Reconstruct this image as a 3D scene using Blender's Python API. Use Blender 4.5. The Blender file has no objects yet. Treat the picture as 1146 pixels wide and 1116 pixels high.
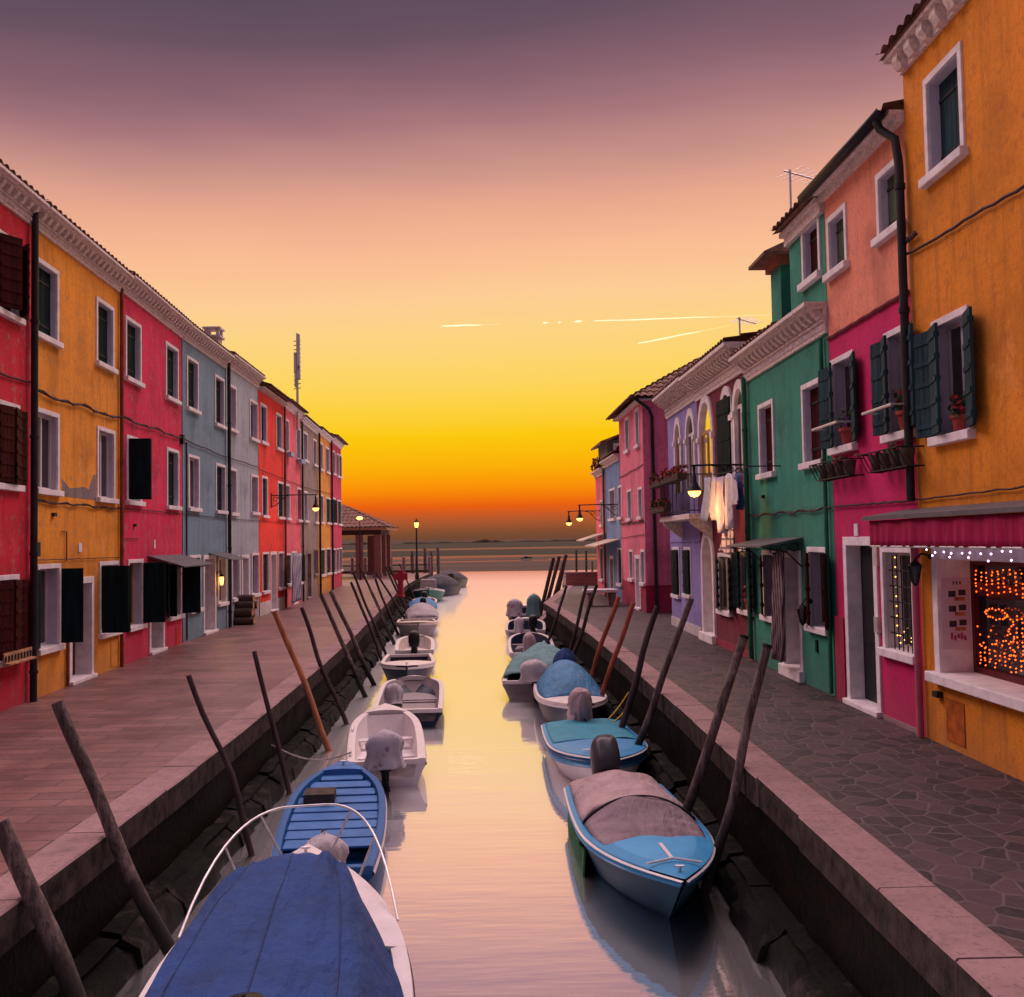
import bpy, bmesh, math, random
from mathutils import Vector, Matrix, noise
S = bpy.context.scene
COL = S.collection
rnd = random.Random(7)
PI = math.pi

# ------------------------------------------------------------------ camera
F, CX, CY, W0, H = 1100.0, 573.0, 558.0, 1146.0, 3.95
YAW, PITCH, ROLL = math.atan(12.84/F), math.atan(47.8/F), math.radians(1.0)
ROT = Matrix.Rotation(-YAW, 3, 'Z') @ Matrix.Rotation(PI/2+PITCH, 3, 'X') @ Matrix.Rotation(-ROLL, 3, 'Z')
cam_d = bpy.data.cameras.new('camera')
cam = bpy.data.objects.new('camera', cam_d); COL.objects.link(cam)
cam_d.sensor_fit = 'HORIZONTAL'; cam_d.sensor_width = 36; cam_d.lens = F/W0*36
cam_d.clip_start = 0.1; cam_d.clip_end = 30000
cam.matrix_world = Matrix.Translation((0, 0, H)) @ ROT.to_4x4()
S.camera = cam

# ------------------------------------------------------------------ exposure, world
S.view_settings.view_transform = 'Standard'
S.view_settings.look = 'None'
S.view_settings.exposure = 0.0
S.view_settings.gamma = 1.0
S.cycles.use_denoising = True
S.cycles.max_bounces = 6
S.cycles.sample_clamp_indirect = 6

def lin(c, k=1.0):
    f = lambda v: ((v/255+.055)/1.055)**2.4 if v > 10 else v/255/12.92
    return (f(c[0])*k, f(c[1])*k, f(c[2])*k, 1)

world = bpy.data.worlds.new('World'); S.world = world; world.use_nodes = True
nt = world.node_tree; nt.nodes.clear()
def N(t, **kw):
    n = nt.nodes.new(t)
    for k, v in kw.items(): setattr(n, k, v)
    return n
def ramp(nd, stops):
    r = nd.color_ramp
    while len(r.elements) > 1: r.elements.remove(r.elements[-1])
    r.elements[0].position, r.elements[0].color = stops[0]
    for p, c in stops[1:]:
        e = r.elements.new(p); e.color = c
tc = N('ShaderNodeTexCoord'); sep = N('ShaderNodeSeparateXYZ')
nt.links.new(tc.outputs['Generated'], sep.inputs[0])
# a little unevenness in the bands of the dusk sky
mp = N('ShaderNodeMapping'); mp.inputs['Scale'].default_value = (1.2, 1.2, 5)
nz = N('ShaderNodeTexNoise'); nz.inputs['Scale'].default_value = 2.2; nz.inputs['Detail'].default_value = 3
nt.links.new(tc.outputs['Generated'], mp.inputs[0]); nt.links.new(mp.outputs[0], nz.inputs['Vector'])
ma = N('ShaderNodeMath', operation='MULTIPLY_ADD'); ma.inputs[1].default_value = .03; ma.inputs[2].default_value = -.015
nt.links.new(nz.outputs['Fac'], ma.inputs[0])
nm = N('ShaderNodeMath', operation='MULTIPLY'); nt.links.new(ma.outputs[0], nm.inputs[0]); nt.links.new(sep.outputs[2], nm.inputs[1])
nm2 = N('ShaderNodeMath', operation='MULTIPLY'); nm2.inputs[1].default_value = 4.0
nt.links.new(nm.outputs[0], nm2.inputs[0])
zz = N('ShaderNodeMath', operation='ADD'); nt.links.new(sep.outputs[2], zz.inputs[0]); nt.links.new(nm2.outputs[0], zz.inputs[1])
rf = N('ShaderNodeValToRGB')
SKY_FILL = 1.9  # upper-sky brightness, with a band added above the view to light house fronts
ramp(rf, [(0.0, lin((108, 70, 52))), (.009, lin((124, 77, 50))), (.0227, lin((178, 88, 45))), (.0364, lin((234, 95, 15))), (.0545, lin((251, 144, 8))), (.0773, lin((251, 177, 8))),
          (.1085, lin((252, 201, 14))), (.1396, lin((253, 210, 66))), (.166, lin((253, 212, 98))), (.209, lin((253, 212, 132))), (.2425, lin((253, 204, 150))), (.283, lin((249, 188, 147))),
          (.323, lin((232, 168, 142))), (.358, lin((202, 147, 136))), (.393, lin((168, 119, 124))), (.428, lin((136, 98, 110))), (.465, lin((108, 83, 98))), (.51, lin((88, 73, 90))), (.62, lin((84, 70, 90))), (.68, (4.0*SKY_FILL, 2.95*SKY_FILL, 3.05*SKY_FILL, 1)), (.82, (3.6*SKY_FILL, 2.5*SKY_FILL, 2.5*SKY_FILL, 1)), (.90, (.8*SKY_FILL, .55*SKY_FILL, .6*SKY_FILL, 1)), (1.0, (.35*SKY_FILL, .26*SKY_FILL, .32*SKY_FILL, 1))])
rb = N('ShaderNodeValToRGB')
ramp(rb, [(0.0, (.06, .045, .07, 1)), (.25, (.16, .125, .20, 1)), (.6, (.30, .22, .32, 1)), (1.0, (.35*SKY_FILL, .26*SKY_FILL, .32*SKY_FILL, 1))])
# the glow is centred over the canal mouth; towards the sides, most of all the left, the dusk is further on
xx2 = N('ShaderNodeMath', operation='MULTIPLY'); nt.links.new(sep.outputs[0], xx2.inputs[0]); nt.links.new(sep.outputs[0], xx2.inputs[1])
xa = N('ShaderNodeMath', operation='MULTIPLY_ADD'); nt.links.new(xx2.outputs[0], xa.inputs[0]); xa.inputs[1].default_value = .12; xa.inputs[2].default_value = 1.0
xb = N('ShaderNodeMath', operation='MULTIPLY_ADD'); nt.links.new(sep.outputs[0], xb.inputs[0]); xb.inputs[1].default_value = -.13; nt.links.new(xa.outputs[0], xb.inputs[2])
xc = N('ShaderNodeClamp'); nt.links.new(xb.outputs[0], xc.inputs[0]); xc.inputs['Min'].default_value = .87; xc.inputs['Max'].default_value = 1.22
xf = N('ShaderNodeMath', operation='MULTIPLY'); nt.links.new(zz.outputs[0], xf.inputs[0]); nt.links.new(xc.outputs[0], xf.inputs[1])
nt.links.new(xf.outputs[0], rf.inputs[0]); nt.links.new(sep.outputs[2], rb.inputs[0])
fb = N('ShaderNodeMapRange', interpolation_type='SMOOTHSTEP')
fb.inputs['From Min'].default_value = -.22; fb.inputs['From Max'].default_value = .22
nt.links.new(sep.outputs[1], fb.inputs['Value'])
mx = N('ShaderNodeMix', data_type='RGBA')
nt.links.new(fb.outputs[0], mx.inputs['Factor']); nt.links.new(rb.outputs[0], mx.inputs['A']); nt.links.new(rf.outputs[0], mx.inputs['B'])
bg = N('ShaderNodeBackground'); bg.inputs['Strength'].default_value = 1.0
out = N('ShaderNodeOutputWorld')
nt.links.new(mx.outputs['Result'], bg.inputs[0]); nt.links.new(bg.outputs[0], out.inputs[0])
world.cycles.sampling_method = 'MANUAL'; world.cycles.sample_map_resolution = 1024

# ------------------------------------------------------------------ pixel -> place
def ray(px, py): return ROT @ Vector(((px-CX)/F, (CY-py)/F, -1.0))
def Pz(px, py, z):
    d = ray(px, py); t = (z-H)/d.z
    return Vector((0, 0, H))+d*t
def PY(px, py, Y):
    d = ray(px, py); return Vector((0, 0, H))+d*(Y/d.y)
def proj(p):
    q = ROT.transposed() @ (Vector(p)-Vector((0, 0, H)))
    return CX+F*q.x/-q.z, CY-F*q.y/-q.z
def interp(x, pts):
    if x <= pts[0][0]: return pts[0][1]
    for (a, b), (c, d) in zip(pts, pts[1:]):
        if x <= c: return b+(d-b)*(x-a)/(c-a)
    return pts[-1][1]
ZL, ZR = 1.25, 1.40
FL = [(-8, -7.06), (28.6, -9.07), (45, -9.45), (66, -10.5), (84, -11.4)]
FR = [(-8, 5.36), (12, 5.3), (20, 5.2), (25, 5.08), (30, 5.02), (34, 4.97), (39.5, 4.85), (44, 4.74), (50, 4.64)]
def fX(side, Y): return interp(Y, FL if side < 0 else FR)
def kL(Y):
    Y = max(7, min(Y, 74)); return 1.7433e-5*Y**3-2.1783e-3*Y**2+3.27915e-2*Y-3.895
def kR(Y):
    if Y > 40.5: return 1.70+(Y-40.5)*.125
    Y = max(7, Y); return -8.765e-4*Y*Y+1.23290e-2*Y+2.63127
def ground_at(side, px):
    z = ZL if side < 0 else ZR
    lo, hi = 3.0, 90.0
    for _ in range(60):
        m = (lo+hi)/2; p = proj((fX(side, m), m, z))[0]
        if (p < px) == (side < 0): lo = m
        else: hi = m
    return Vector((fX(side, lo), lo, z))
def fac(side, px, py, off=0.0):
    "where the sight line through a pixel meets the row of house fronts (off metres out)"
    d = ray(px, py); lo, hi = 2.0, 140.0
    for _ in range(60):
        m = (lo+hi)/2; p = d*(m/d.y)
        x = fX(side, m)-side*off
        if (p.x-x)*side < 0: lo = m
        else: hi = m
    return Vector((0, 0, H))+d*(lo/d.y)

# ------------------------------------------------------------------ materials
MATS = {}
def newmat(name):
    m = bpy.data.materials.new(name); m.use_nodes = True
    t = m.node_tree; b = t.nodes['Principled BSDF']; MATS[name] = m
    return m, t, b
def nd(t, typ, ins=None, **kw):
    n = t.nodes.new(typ)
    for k, v in kw.items(): setattr(n, k, v)
    for k, v in (ins or {}).items():
        if hasattr(v, 'is_linked'): t.links.new(v, n.inputs[k])
        else: n.inputs[k].default_value = v
    return n
def c4(c): return (c[0], c[1], c[2], 1)
def sc(c, k): return (min(1, c[0]*k), min(1, c[1]*k), min(1, c[2]*k), 1)
def noise_tex(t, scale, detail=5, mapscale=None, rough=.55, coord='Object'):
    co = nd(t, 'ShaderNodeTexCoord').outputs[coord]
    if mapscale: co = nd(t, 'ShaderNodeMapping', {'Vector': co, 'Scale': mapscale}).outputs[0]
    return nd(t, 'ShaderNodeTexNoise', {'Vector': co, 'Scale': scale, 'Detail': detail, 'Roughness': rough}).outputs['Fac']
def cramp(t, fac_, stops):
    n = nd(t, 'ShaderNodeValToRGB', {'Fac': fac_}); ramp(n, stops); return n.outputs[0]
def mixc(t, fac_, a, b, mode='MIX'):
    n = t.nodes.new('ShaderNodeMix'); n.data_type = 'RGBA'; n.blend_type = mode
    for k, v in (('Factor', fac_), ('A', a), ('B', b)):
        if hasattr(v, 'is_linked'): t.links.new(v, n.inputs[k])
        else: n.inputs[k].default_value = v
    return n.outputs['Result']
def bump(t, b, h, strength=.3, dist=.02):
    n = nd(t, 'ShaderNodeBump', {'Height': h, 'Strength': strength, 'Distance': dist}); t.links.new(n.outputs[0], b.inputs['Normal'])

def simple(name, c, rough=.6, var=.25, scale=6, bumps=.15, metal=0, mapscale=None, spec=.2):
    m, t, b = newmat(name)
    f = noise_tex(t, scale, 5, mapscale)
    t.links.new(cramp(t, f, [(.3, sc(c, 1-var)), (.7, sc(c, 1+var))]), b.inputs['Base Color'])
    b.inputs['Roughness'].default_value = rough; b.inputs['Metallic'].default_value = metal; b.inputs['Specular IOR Level'].default_value = spec
    if bumps: bump(t, b, noise_tex(t, scale*6, 4, mapscale), bumps, .01)
    return m
def plaster(name, c, stain=(.25, .2, .16), amount=.65, peel=None):
    m, t, b = newmat(name)
    big = noise_tex(t, .7, 6, None, .6)
    col = cramp(t, big, [(.30, sc(c, .55)), (.48, c4(c)), (.70, sc(c, 1.2))])
    streak = noise_tex(t, 1.6, 6, (2.6, 2.6, .22), .65)
    col = mixc(t, cramp(t, streak, [(.50, (0, 0, 0, 1)), (.72, (amount, amount, amount, 1))]), col, sc(c, .42))
    blot = noise_tex(t, 4.5, 8, None, .7)
    col = mixc(t, cramp(t, blot, [(.54, (0, 0, 0, 1)), (.64, (amount,)*3+(1,))]), col, c4(stain))
    fade = noise_tex(t, .9, 9, (1, 1, .7), .68)
    col = mixc(t, cramp(t, fade, [(.57, (0, 0, 0, 1)), (.63, (amount*.8,)*3+(1,))]), col, sc((c[0]*1.05+.06, c[1]*1.1+.05, c[2]*1.1+.05), 1))
    grain = noise_tex(t, 14, 8, None, .75)
    col = mixc(t, cramp(t, grain, [(.36, (.45, .45, .45, 1)), (.52, (0, 0, 0, 1))]), col, sc(c, .5))
    if peel:
        pn = noise_tex(t, 1.1, 8, (1, 1, 1.4), .62)
        col = mixc(t, cramp(t, pn, [(.60, (0, 0, 0, 1)), (.635, (.85, .85, .85, 1))]), col, c4(peel))
    # rising damp: grime with an uneven upper edge close to the pavement
    co = nd(t, 'ShaderNodeTexCoord').outputs['Object']
    z = nd(t, 'ShaderNodeSeparateXYZ', {0: co}).outputs[2]
    za = nd(t, 'ShaderNodeMath', {0: noise_tex(t, 2.2, 6), 1: -1.5, 2: z}, operation='MULTIPLY_ADD').outputs[0]
    dm = nd(t, 'ShaderNodeMapRange', {'Value': za, 'From Min': -.75, 'From Max': .05, 'To Min': .55, 'To Max': 0}).outputs[0]
    col = mixc(t, dm, col, sc((c[0]*.5+.03, c[1]*.5+.03, c[2]*.5+.03), 1))
    t.links.new(col, b.inputs['Base Color'])
    b.inputs['Roughness'].default_value = .92
    bump(t, b, nd(t, 'ShaderNodeMath', {0: noise_tex(t, 2.0, 8, None, .65), 1: noise_tex(t, 30, 4)}, operation='ADD').outputs[0], .35, .02)
    return m
def emis(name, c, k):
    m, t, b = newmat(name); b.inputs['Base Color'].default_value = c4(c)
    b.inputs['Emission Color'].default_value = c4(c); b.inputs['Emission Strength'].default_value = k
    return m

P = {}
P['red'] = plaster('plaster_red', (.56, .006, .032))
P['yellow'] = plaster('plaster_yellow', (.76, .28, .018), (.32, .2, .1))
P['magenta'] = plaster('plaster_magenta', (.64, .010, .075))
P['slate'] = plaster('plaster_slate', (.17, .27, .34), (.13, .18, .21))
P['grey'] = plaster('plaster_grey', (.36, .40, .45), (.26, .27, .3))
P['scarlet'] = plaster('plaster_scarlet', (.84, .030, .016))
P['rose'] = plaster('plaster_rose', (.82, .13, .18))
P['bare'] = plaster('plaster_bare', (.30, .22, .20), (.14, .1, .1), .8, peel=(.2, .12, .1))
P['amber'] = plaster('plaster_amber', (.72, .30, .03))
P['crimson_far'] = plaster('plaster_crimson_far', (.58, .025, .10))
P['ochre'] = plaster('plaster_ochre', (.66, .215, .004), (.42, .12, .015), .7)
P['fuchsia'] = plaster('plaster_fuchsia', (.54, .003, .105), (.3, .01, .08), .3)
P['salmon'] = plaster('plaster_salmon', (.74, .25, .15), (.45, .17, .1), .5)
P['green'] = plaster('plaster_green', (.025, .23, .155), (.02, .12, .09), .5)
P['wine'] = plaster('plaster_wine', (.17, .010, .032), (.09, .006, .015), .5)
P['violet'] = plaster('plaster_violet', (.27, .22, .50), (.18, .15, .32), .35)
P['pink'] = plaster('plaster_pink', (.74, .17, .25), (.40, .08, .12), .6)
P['dado'] = plaster('plaster_dado', (.33, .008, .05), (.2, .01, .03), .4)
P['blue'] = plaster('plaster_blue', (.16, .26, .46), (.1, .16, .28), .4)
P['olive'] = plaster('plaster_olive', (.16, .17, .12), (.1, .1, .08), .6)
P['whitewash'] = plaster('plaster_whitewash', (.66, .60, .60), (.4, .34, .33), .4)
P['grey_patch'] = plaster('plaster_patch', (.20, .16, .15), (.12, .1, .1), .8)
def stonemat(name, c, scale=5, dark=.45):
    m, t, b = newmat(name); f = noise_tex(t, scale, 8, None, .65); g = noise_tex(t, scale*7, 6, None, .75)
    col = cramp(t, f, [(.3, sc(c, .70)), (.5, c4(c)), (.72, sc(c, 1.18))])
    col = mixc(t, cramp(t, g, [(.34, (.8, .8, .8, 1)), (.47, (0, 0, 0, 1))]), col, sc(c, dark))
    col = mixc(t, cramp(t, noise_tex(t, scale*.5, 9, None, .75), [(.56, (0, 0, 0, 1)), (.66, (.6, .6, .6, 1))]), col, sc((c[0]*.55, c[1]*.52, c[2]*.5), 1))
    t.links.new(col, b.inputs['Base Color']); b.inputs['Roughness'].default_value = .8; b.inputs['Specular IOR Level'].default_value = .2
    bump(t, b, g, .6, .012); return m
STONE = simple('istrian_stone', (.72, .66, .67), .75, .16, 5, .25)
JAMB_SHADED = simple('jamb_stone_shaded', (.52, .47, .56), .8, .1, 4, .12)  # lavender shade of the window recesses put into the stone colour
CORN = simple('cornice_stone', (.68, .57, .53), .85, .30, 16, .4)
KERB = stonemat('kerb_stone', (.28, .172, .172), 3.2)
TILE = simple('roof_tile', (.20, .095, .07), .85, .55, 4.5, .4)
DKG = simple('shutter_green', (.006, .018, .021), .6, .5, 3, .2, 0, (3, 3, .4), .05)
TEAL = simple('shutter_teal', (.018, .045, .055), .6, .5, 3, .2, 0, (3, 3, .4), .06)
BRN = simple('shutter_brown', (.040, .006, .007), .6, .5, 3, .2, 0, (3, 3, .4), .05)
OLV = simple('shutter_olive', (.06, .085, .045), .6, .3, 3, .2, 0, (3, 3, .4))
WDOOR = simple('door_white', (.58, .50, .52), .5, .12, 2, .1)
GDOOR = simple('door_grey', (.34, .30, .34), .6, .15, 2, .1)
RDOOR = simple('door_red', (.12, .02, .02), .5, .3, 2, .1)
IRON = simple('iron_dark', (.018, .018, .022), .5, .3, 12, .15)
PIPED = simple('pipe_dark', (.020, .018, .022), .45, .4, 3, .1)
PIPER = simple('pipe_rust', (.20, .045, .03), .5, .4, 3, .1)
PIPEG = simple('pipe_green', (.02, .13, .07), .5, .3, 3, .1)
PIPEP = simple('pipe_pink', (.42, .10, .16), .55, .2, 3, .1)
STEEL = simple('steel_pale', (.62, .60, .60), .4, .15, 9, .05, .6)
SHEET = simple('canopy_sheet', (.10, .095, .105), .6, .25, 4, .2)
CABLE = simple('cable_dark', (.05, .025, .03), .7, .2, 4, 0)
WOODY = simple('log_wood', (.40, .22, .12), .8, .4, 9, .3)
BARK = simple('log_bark', (.07, .05, .04), .9, .4, 12, .5)
FRAMEY = simple('window_wood_gold', (.40, .24, .10), .5, .2, 4, .1)
def glass_mat(name, c, rough=.06):
    m, t, b = newmat(name); b.inputs['Base Color'].default_value = c4(c); b.inputs['Roughness'].default_value = rough
    b.inputs['Specular IOR Level'].default_value = .8
    bump(t, b, noise_tex(t, 1.5, 2), .05, .02); return m
GLASS = glass_mat('window_glass', (.02, .02, .022))
GLASSY = glass_mat('window_glass_bright', (.02, .02, .022), .03); GLASSY.node_tree.nodes['Principled BSDF'].inputs['Metallic'].default_value = .0
MIRROR = simple('mirror_glass', (.92, .86, .78), .08, .04, 1, 0, 1)
BULB = emis('lamp_bulb', (1, .46, .09), 4.5)
FAIRY = emis('fairy_orange', (1, .11, .008), 3.6)
FAIRYY = emis('fairy_yellow', (1, .5, .1), 3.5)
FAIRYW = emis('fairy_white', (.85, .6, 1), 7)

# ------------------------------------------------------------------ mesh helper
class MB:
    def __init__(s): s.v = []; s.f = []; s.mi = []
    def add(s, vs, fs, mi=0):
        o = len(s.v); s.v += [tuple(v) for v in vs]
        for f in fs: s.f.append(tuple(o+i for i in f)); s.mi.append(mi)
    def obox(s, o, ex, ey, ez, mi=0):
        o, ex, ey, ez = map(Vector, (o, ex, ey, ez))
        vs = [o, o+ex, o+ex+ey, o+ey, o+ez, o+ex+ez, o+ex+ey+ez, o+ey+ez]
        s.add(vs, [(0, 3, 2, 1), (4, 5, 6, 7), (0, 1, 5, 4), (1, 2, 6, 5), (2, 3, 7, 6), (3, 0, 4, 7)], mi)
    def box(s, x0, x1, y0, y1, z0, z1, mi=0):
        s.obox((x0, y0, z0), (x1-x0, 0, 0), (0, y1-y0, 0), (0, 0, z1-z0), mi)
    def quad(s, a, b, c, d, mi=0): s.add([a, b, c, d], [(0, 1, 2, 3)], mi)
    def prism(s, pts, dv, mi=0):
        n = len(pts); dv = Vector(dv); a = [Vector(p) for p in pts]
        s.add(a+[p+dv for p in a], [tuple(range(n))[::-1], tuple(range(n, 2*n))]+[(i, (i+1) % n, n+(i+1) % n, n+i) for i in range(n)], mi)
    def tube(s, path, r, n=8, mi=0, caps=True):
        path = [Vector(p) for p in path]; rs = r if isinstance(r, (list, tuple)) else [r]*len(path)
        vs = []; up = Vector((0, 0, 1)); prev = None
        for i, p in enumerate(path):
            d = (path[min(i+1, len(path)-1)]-path[max(i-1, 0)]).normalized()
            if prev is None:
                a = d.cross(up if abs(d.z) < .95 else Vector((1, 0, 0))).normalized()
            else: a = (prev-d*prev.dot(d)).normalized()
            prev = a; b = d.cross(a)
            vs += [p+(a*math.cos(2*PI*k/n)+b*math.sin(2*PI*k/n))*rs[i] for k in range(n)]
        fs = [(i*n+k, i*n+(k+1) % n, (i+1)*n+(k+1) % n, (i+1)*n+k) for i in range(len(path)-1) for k in range(n)]
        if caps: fs += [tuple(range(n))[::-1], tuple((len(path)-1)*n+k for k in range(n))]
        s.add(vs, fs, mi)
    def lathe(s, prof, c, n=12, mi=0):
        c = Vector(c); vs = []
        for r, z in prof: vs += [c+Vector((r*math.cos(2*PI*k/n), r*math.sin(2*PI*k/n), z)) for k in range(n)]
        fs = [(i*n+k, i*n+(k+1) % n, (i+1)*n+(k+1) % n, (i+1)*n+k) for i in range(len(prof)-1) for k in range(n)]
        fs += [tuple(range(n))[::-1], tuple((len(prof)-1)*n+k for k in range(n))]
        s.add(vs, fs, mi)
    def grid(s, rows, mi=0, close=False):
        n = len(rows[0]); vs = [p for r in rows for p in r]
        m = n if close else n-1
        s.add(vs, [(i*n+k, i*n+(k+1) % n, (i+1)*n+(k+1) % n, (i+1)*n+k) for i in range(len(rows)-1) for k in range(m)], mi)
    def ball(s, c, r, mi=0, sq=(1, 1, 1), u=10, w=7):
        rows = []
        for j in range(w+1):
            th = PI*j/w
            rows.append([Vector(c)+Vector((r*sq[0]*math.sin(th)*math.cos(2*PI*k/u), r*sq[1]*math.sin(th)*math.sin(2*PI*k/u), r*sq[2]*math.cos(th))) for k in range(u)])
        s.grid(rows, mi, True)
    def octa(s, c, r, mi=0):
        c = Vector(c); e = [(r, 0, 0), (-r, 0, 0), (0, r, 0), (0, -r, 0), (0, 0, r), (0, 0, -r)]
        s.add([c+Vector(q) for q in e], [(0, 2, 4), (2, 1, 4), (1, 3, 4), (3, 0, 4), (2, 0, 5), (1, 2, 5), (3, 1, 5), (0, 3, 5)], mi)
    def build(s, name, mats, parent=None, smooth=0, fix=True, solid=0, bevel=0):
        me = bpy.data.meshes.new(name); me.from_pydata(s.v, [], s.f)
        for m in (mats if isinstance(mats, (list, tuple)) else [mats]): me.materials.append(m)
        if len(me.materials) > 1:
            for p, i in zip(me.polygons, s.mi): p.material_index = i
        if fix:
            bm = bmesh.new(); bm.from_mesh(me); bmesh.ops.recalc_face_normals(bm, faces=bm.faces); bm.to_mesh(me); bm.free()
        if smooth:
            for p in me.polygons: p.use_smooth = True
            me.set_sharp_from_angle(angle=math.radians(smooth))
        o = bpy.data.objects.new(name, me); COL.objects.link(o)
        if parent: o.parent = parent
        if solid:
            md = o.modifiers.new('solid', 'SOLIDIFY'); md.thickness = solid; md.offset = 0
        if bevel:
            md = o.modifiers.new('bevel', 'BEVEL'); md.width = bevel; md.segments = 2; md.limit_method = 'ANGLE'
        return o
def tag(o, label=None, cat=None, group=None, kind=None):
    if label: o['label'] = label
    if cat: o['category'] = cat
    if group: o['group'] = group
    if kind: o['kind'] = kind
    return o
def empty(name, loc, rz=0, label=None, cat=None, group=None):
    o = bpy.data.objects.new(name, None); COL.objects.link(o); o.location = loc; o.rotation_euler = (0, 0, rz)
    o.empty_display_size = .2
    return tag(o, label, cat, group)
def wob(p, s=1.0, a=1.0): return noise.noise(Vector(p)*s)*a


# ------------------------------------------------------------------ water, lagoon, hills, sky streaks
m, t, b = newmat('canal_water')
t.nodes.remove(b); o_ = t.nodes['Material Output']
n1 = noise_tex(t, 1.0, 3, (.22, 1.1, 1), .5)
n2 = noise_tex(t, 1.0, 2, (1.6, 7.0, 1), .5)
hh = nd(t, 'ShaderNodeMath', {0: n2, 1: .22, 2: n1}, operation='MULTIPLY_ADD').outputs[0]
bp = nd(t, 'ShaderNodeBump', {'Height': hh, 'Strength': .11, 'Distance': .06})
gl = nd(t, 'ShaderNodeBsdfGlossy', {'Color': (.97, .95, .95, 1), 'Roughness': .045, 'Normal': bp.outputs[0]})
g2 = nd(t, 'ShaderNodeBsdfGlossy', {'Color': (.94, .95, .99, 1), 'Roughness': .36, 'Normal': bp.outputs[0]})
wy = nd(t, 'ShaderNodeSeparateXYZ', {0: nd(t, 'ShaderNodeTexCoord').outputs['Object']}).outputs[1]
wf = nd(t, 'ShaderNodeMapRange', {'Value': wy, 'From Min': 6, 'From Max': 42, 'To Min': .11, 'To Max': .50}).outputs[0]
wf = nd(t, 'ShaderNodeMath', {0: wf, 1: nd(t, 'ShaderNodeMapRange', {'Value': wy, 'From Min': 95, 'From Max': 150, 'To Min': 1, 'To Max': .08}).outputs[0]}, operation='MULTIPLY').outputs[0]  # calm near the bridge, wind-ruffled towards the open lagoon
mg = nd(t, 'ShaderNodeMixShader', {0: wf, 1: gl.outputs[0], 2: g2.outputs[0]})
df = nd(t, 'ShaderNodeBsdfDiffuse', {'Color': (.05, .05, .055, 1)})
mxs = nd(t, 'ShaderNodeMixShader', {0: .95, 1: df.outputs[0], 2: mg.outputs[0]})
t.links.new(mxs.outputs[0], o_.inputs['Surface'])
WATER = MATS['canal_water']
mb = MB(); mb.quad((-9000, -40, 0), (9000, -40, 0), (9000, 14000, 0), (-9000, 14000, 0))
tag(mb.build('water', WATER), kind='structure')

MUD = simple('mud_flat', (.042, .020, .013), .85, .5, .05, .6, 0, (.3, 2, 1))
MARSH = simple('marsh_grass', (.014, .013, .005), .95, .5, .02, .3, 0, (.3, 1.5, 1))
HILL = simple('far_hill', (.060, .034, .024), 1, .12, .002, 0)
def flat(name, x0, x1, y0, y1, z, mat_, seed, amp, n=60):
    mb = MB(); a = []; c = []
    for i in range(n+1):
        x = x0+(x1-x0)*i/n
        a.append((x, y0+amp*noise.noise((x*.02+seed, 0, 0))+amp*.4*noise.noise((x*.11+seed, 3, 0)), .002))
        c.append((x, y1+amp*2*noise.noise((x*.013+seed, 9, 0)), .002))
    mid = [((p[0]+q[0])/2, p[1]*.7+q[1]*.3, z) for p, q in zip(a, c)]
    mid2 = [((p[0]+q[0])/2, p[1]*.3+q[1]*.7, z) for p, q in zip(a, c)]
    mb.grid([a, mid, mid2, c]); tag(mb.build(name, mat_), kind='structure')
flat('mudflat', -180, 190, 131, 196, .22, MUD, 1, 5)
flat('mudflat', -240, 10, 204, 225, .2, MUD, 2.5, 7)
flat('mudflat', -60, 230, 215, 240, .15, MUD, 5.2, 9)
flat('marsh', -700, 700, 285, 430, .9, MARSH, 4, 16)
flat('marsh', -2600, 2600, 660, 800, 1.0, MARSH, 7, 30)
flat('marsh', -6000, 6000, 900, 5500, 1.2, MARSH, 11, 40)
mb = MB(); r0 = []; r1 = []; r2 = []
for i in range(241):
    x = -9000+75*i
    h = 10+22*max(0, noise.noise((x*.0012, 2, 0)))+14*abs(noise.noise((x*.004, 5, 0)))+5*noise.noise((x*.017, 1, 0))
    h += 26*math.exp(-((x-1250)/500)**2)+16*math.exp(-((x+900)/350)**2)
    r0.append((x, 5600, 0)); r1.append((x, 5900, h)); r2.append((x, 7200, 0))
mb.grid([r0, r1, r2]); tag(mb.build('hills', HILL), kind='structure')
# low trees of the far shore
mb = MB(); r0 = []; r1 = []; r2 = []
for i in range(400):
    x = -2800+14*i
    h = max(.6, 5+7*noise.noise((x*.012, 8, 0))+4*noise.noise((x*.09, 3, 0)))
    r0.append((x, 2590, 0)); r1.append((x, 2600, h)); r2.append((x, 2630, 0))
mb.grid([r0, r1, r2]); tag(mb.build('far_treeline', simple('far_trees', (.035, .026, .013), 1, .3, .01, 0)), label='low dark line of trees along the far shore of the lagoon', cat='trees', kind='stuff')

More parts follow.
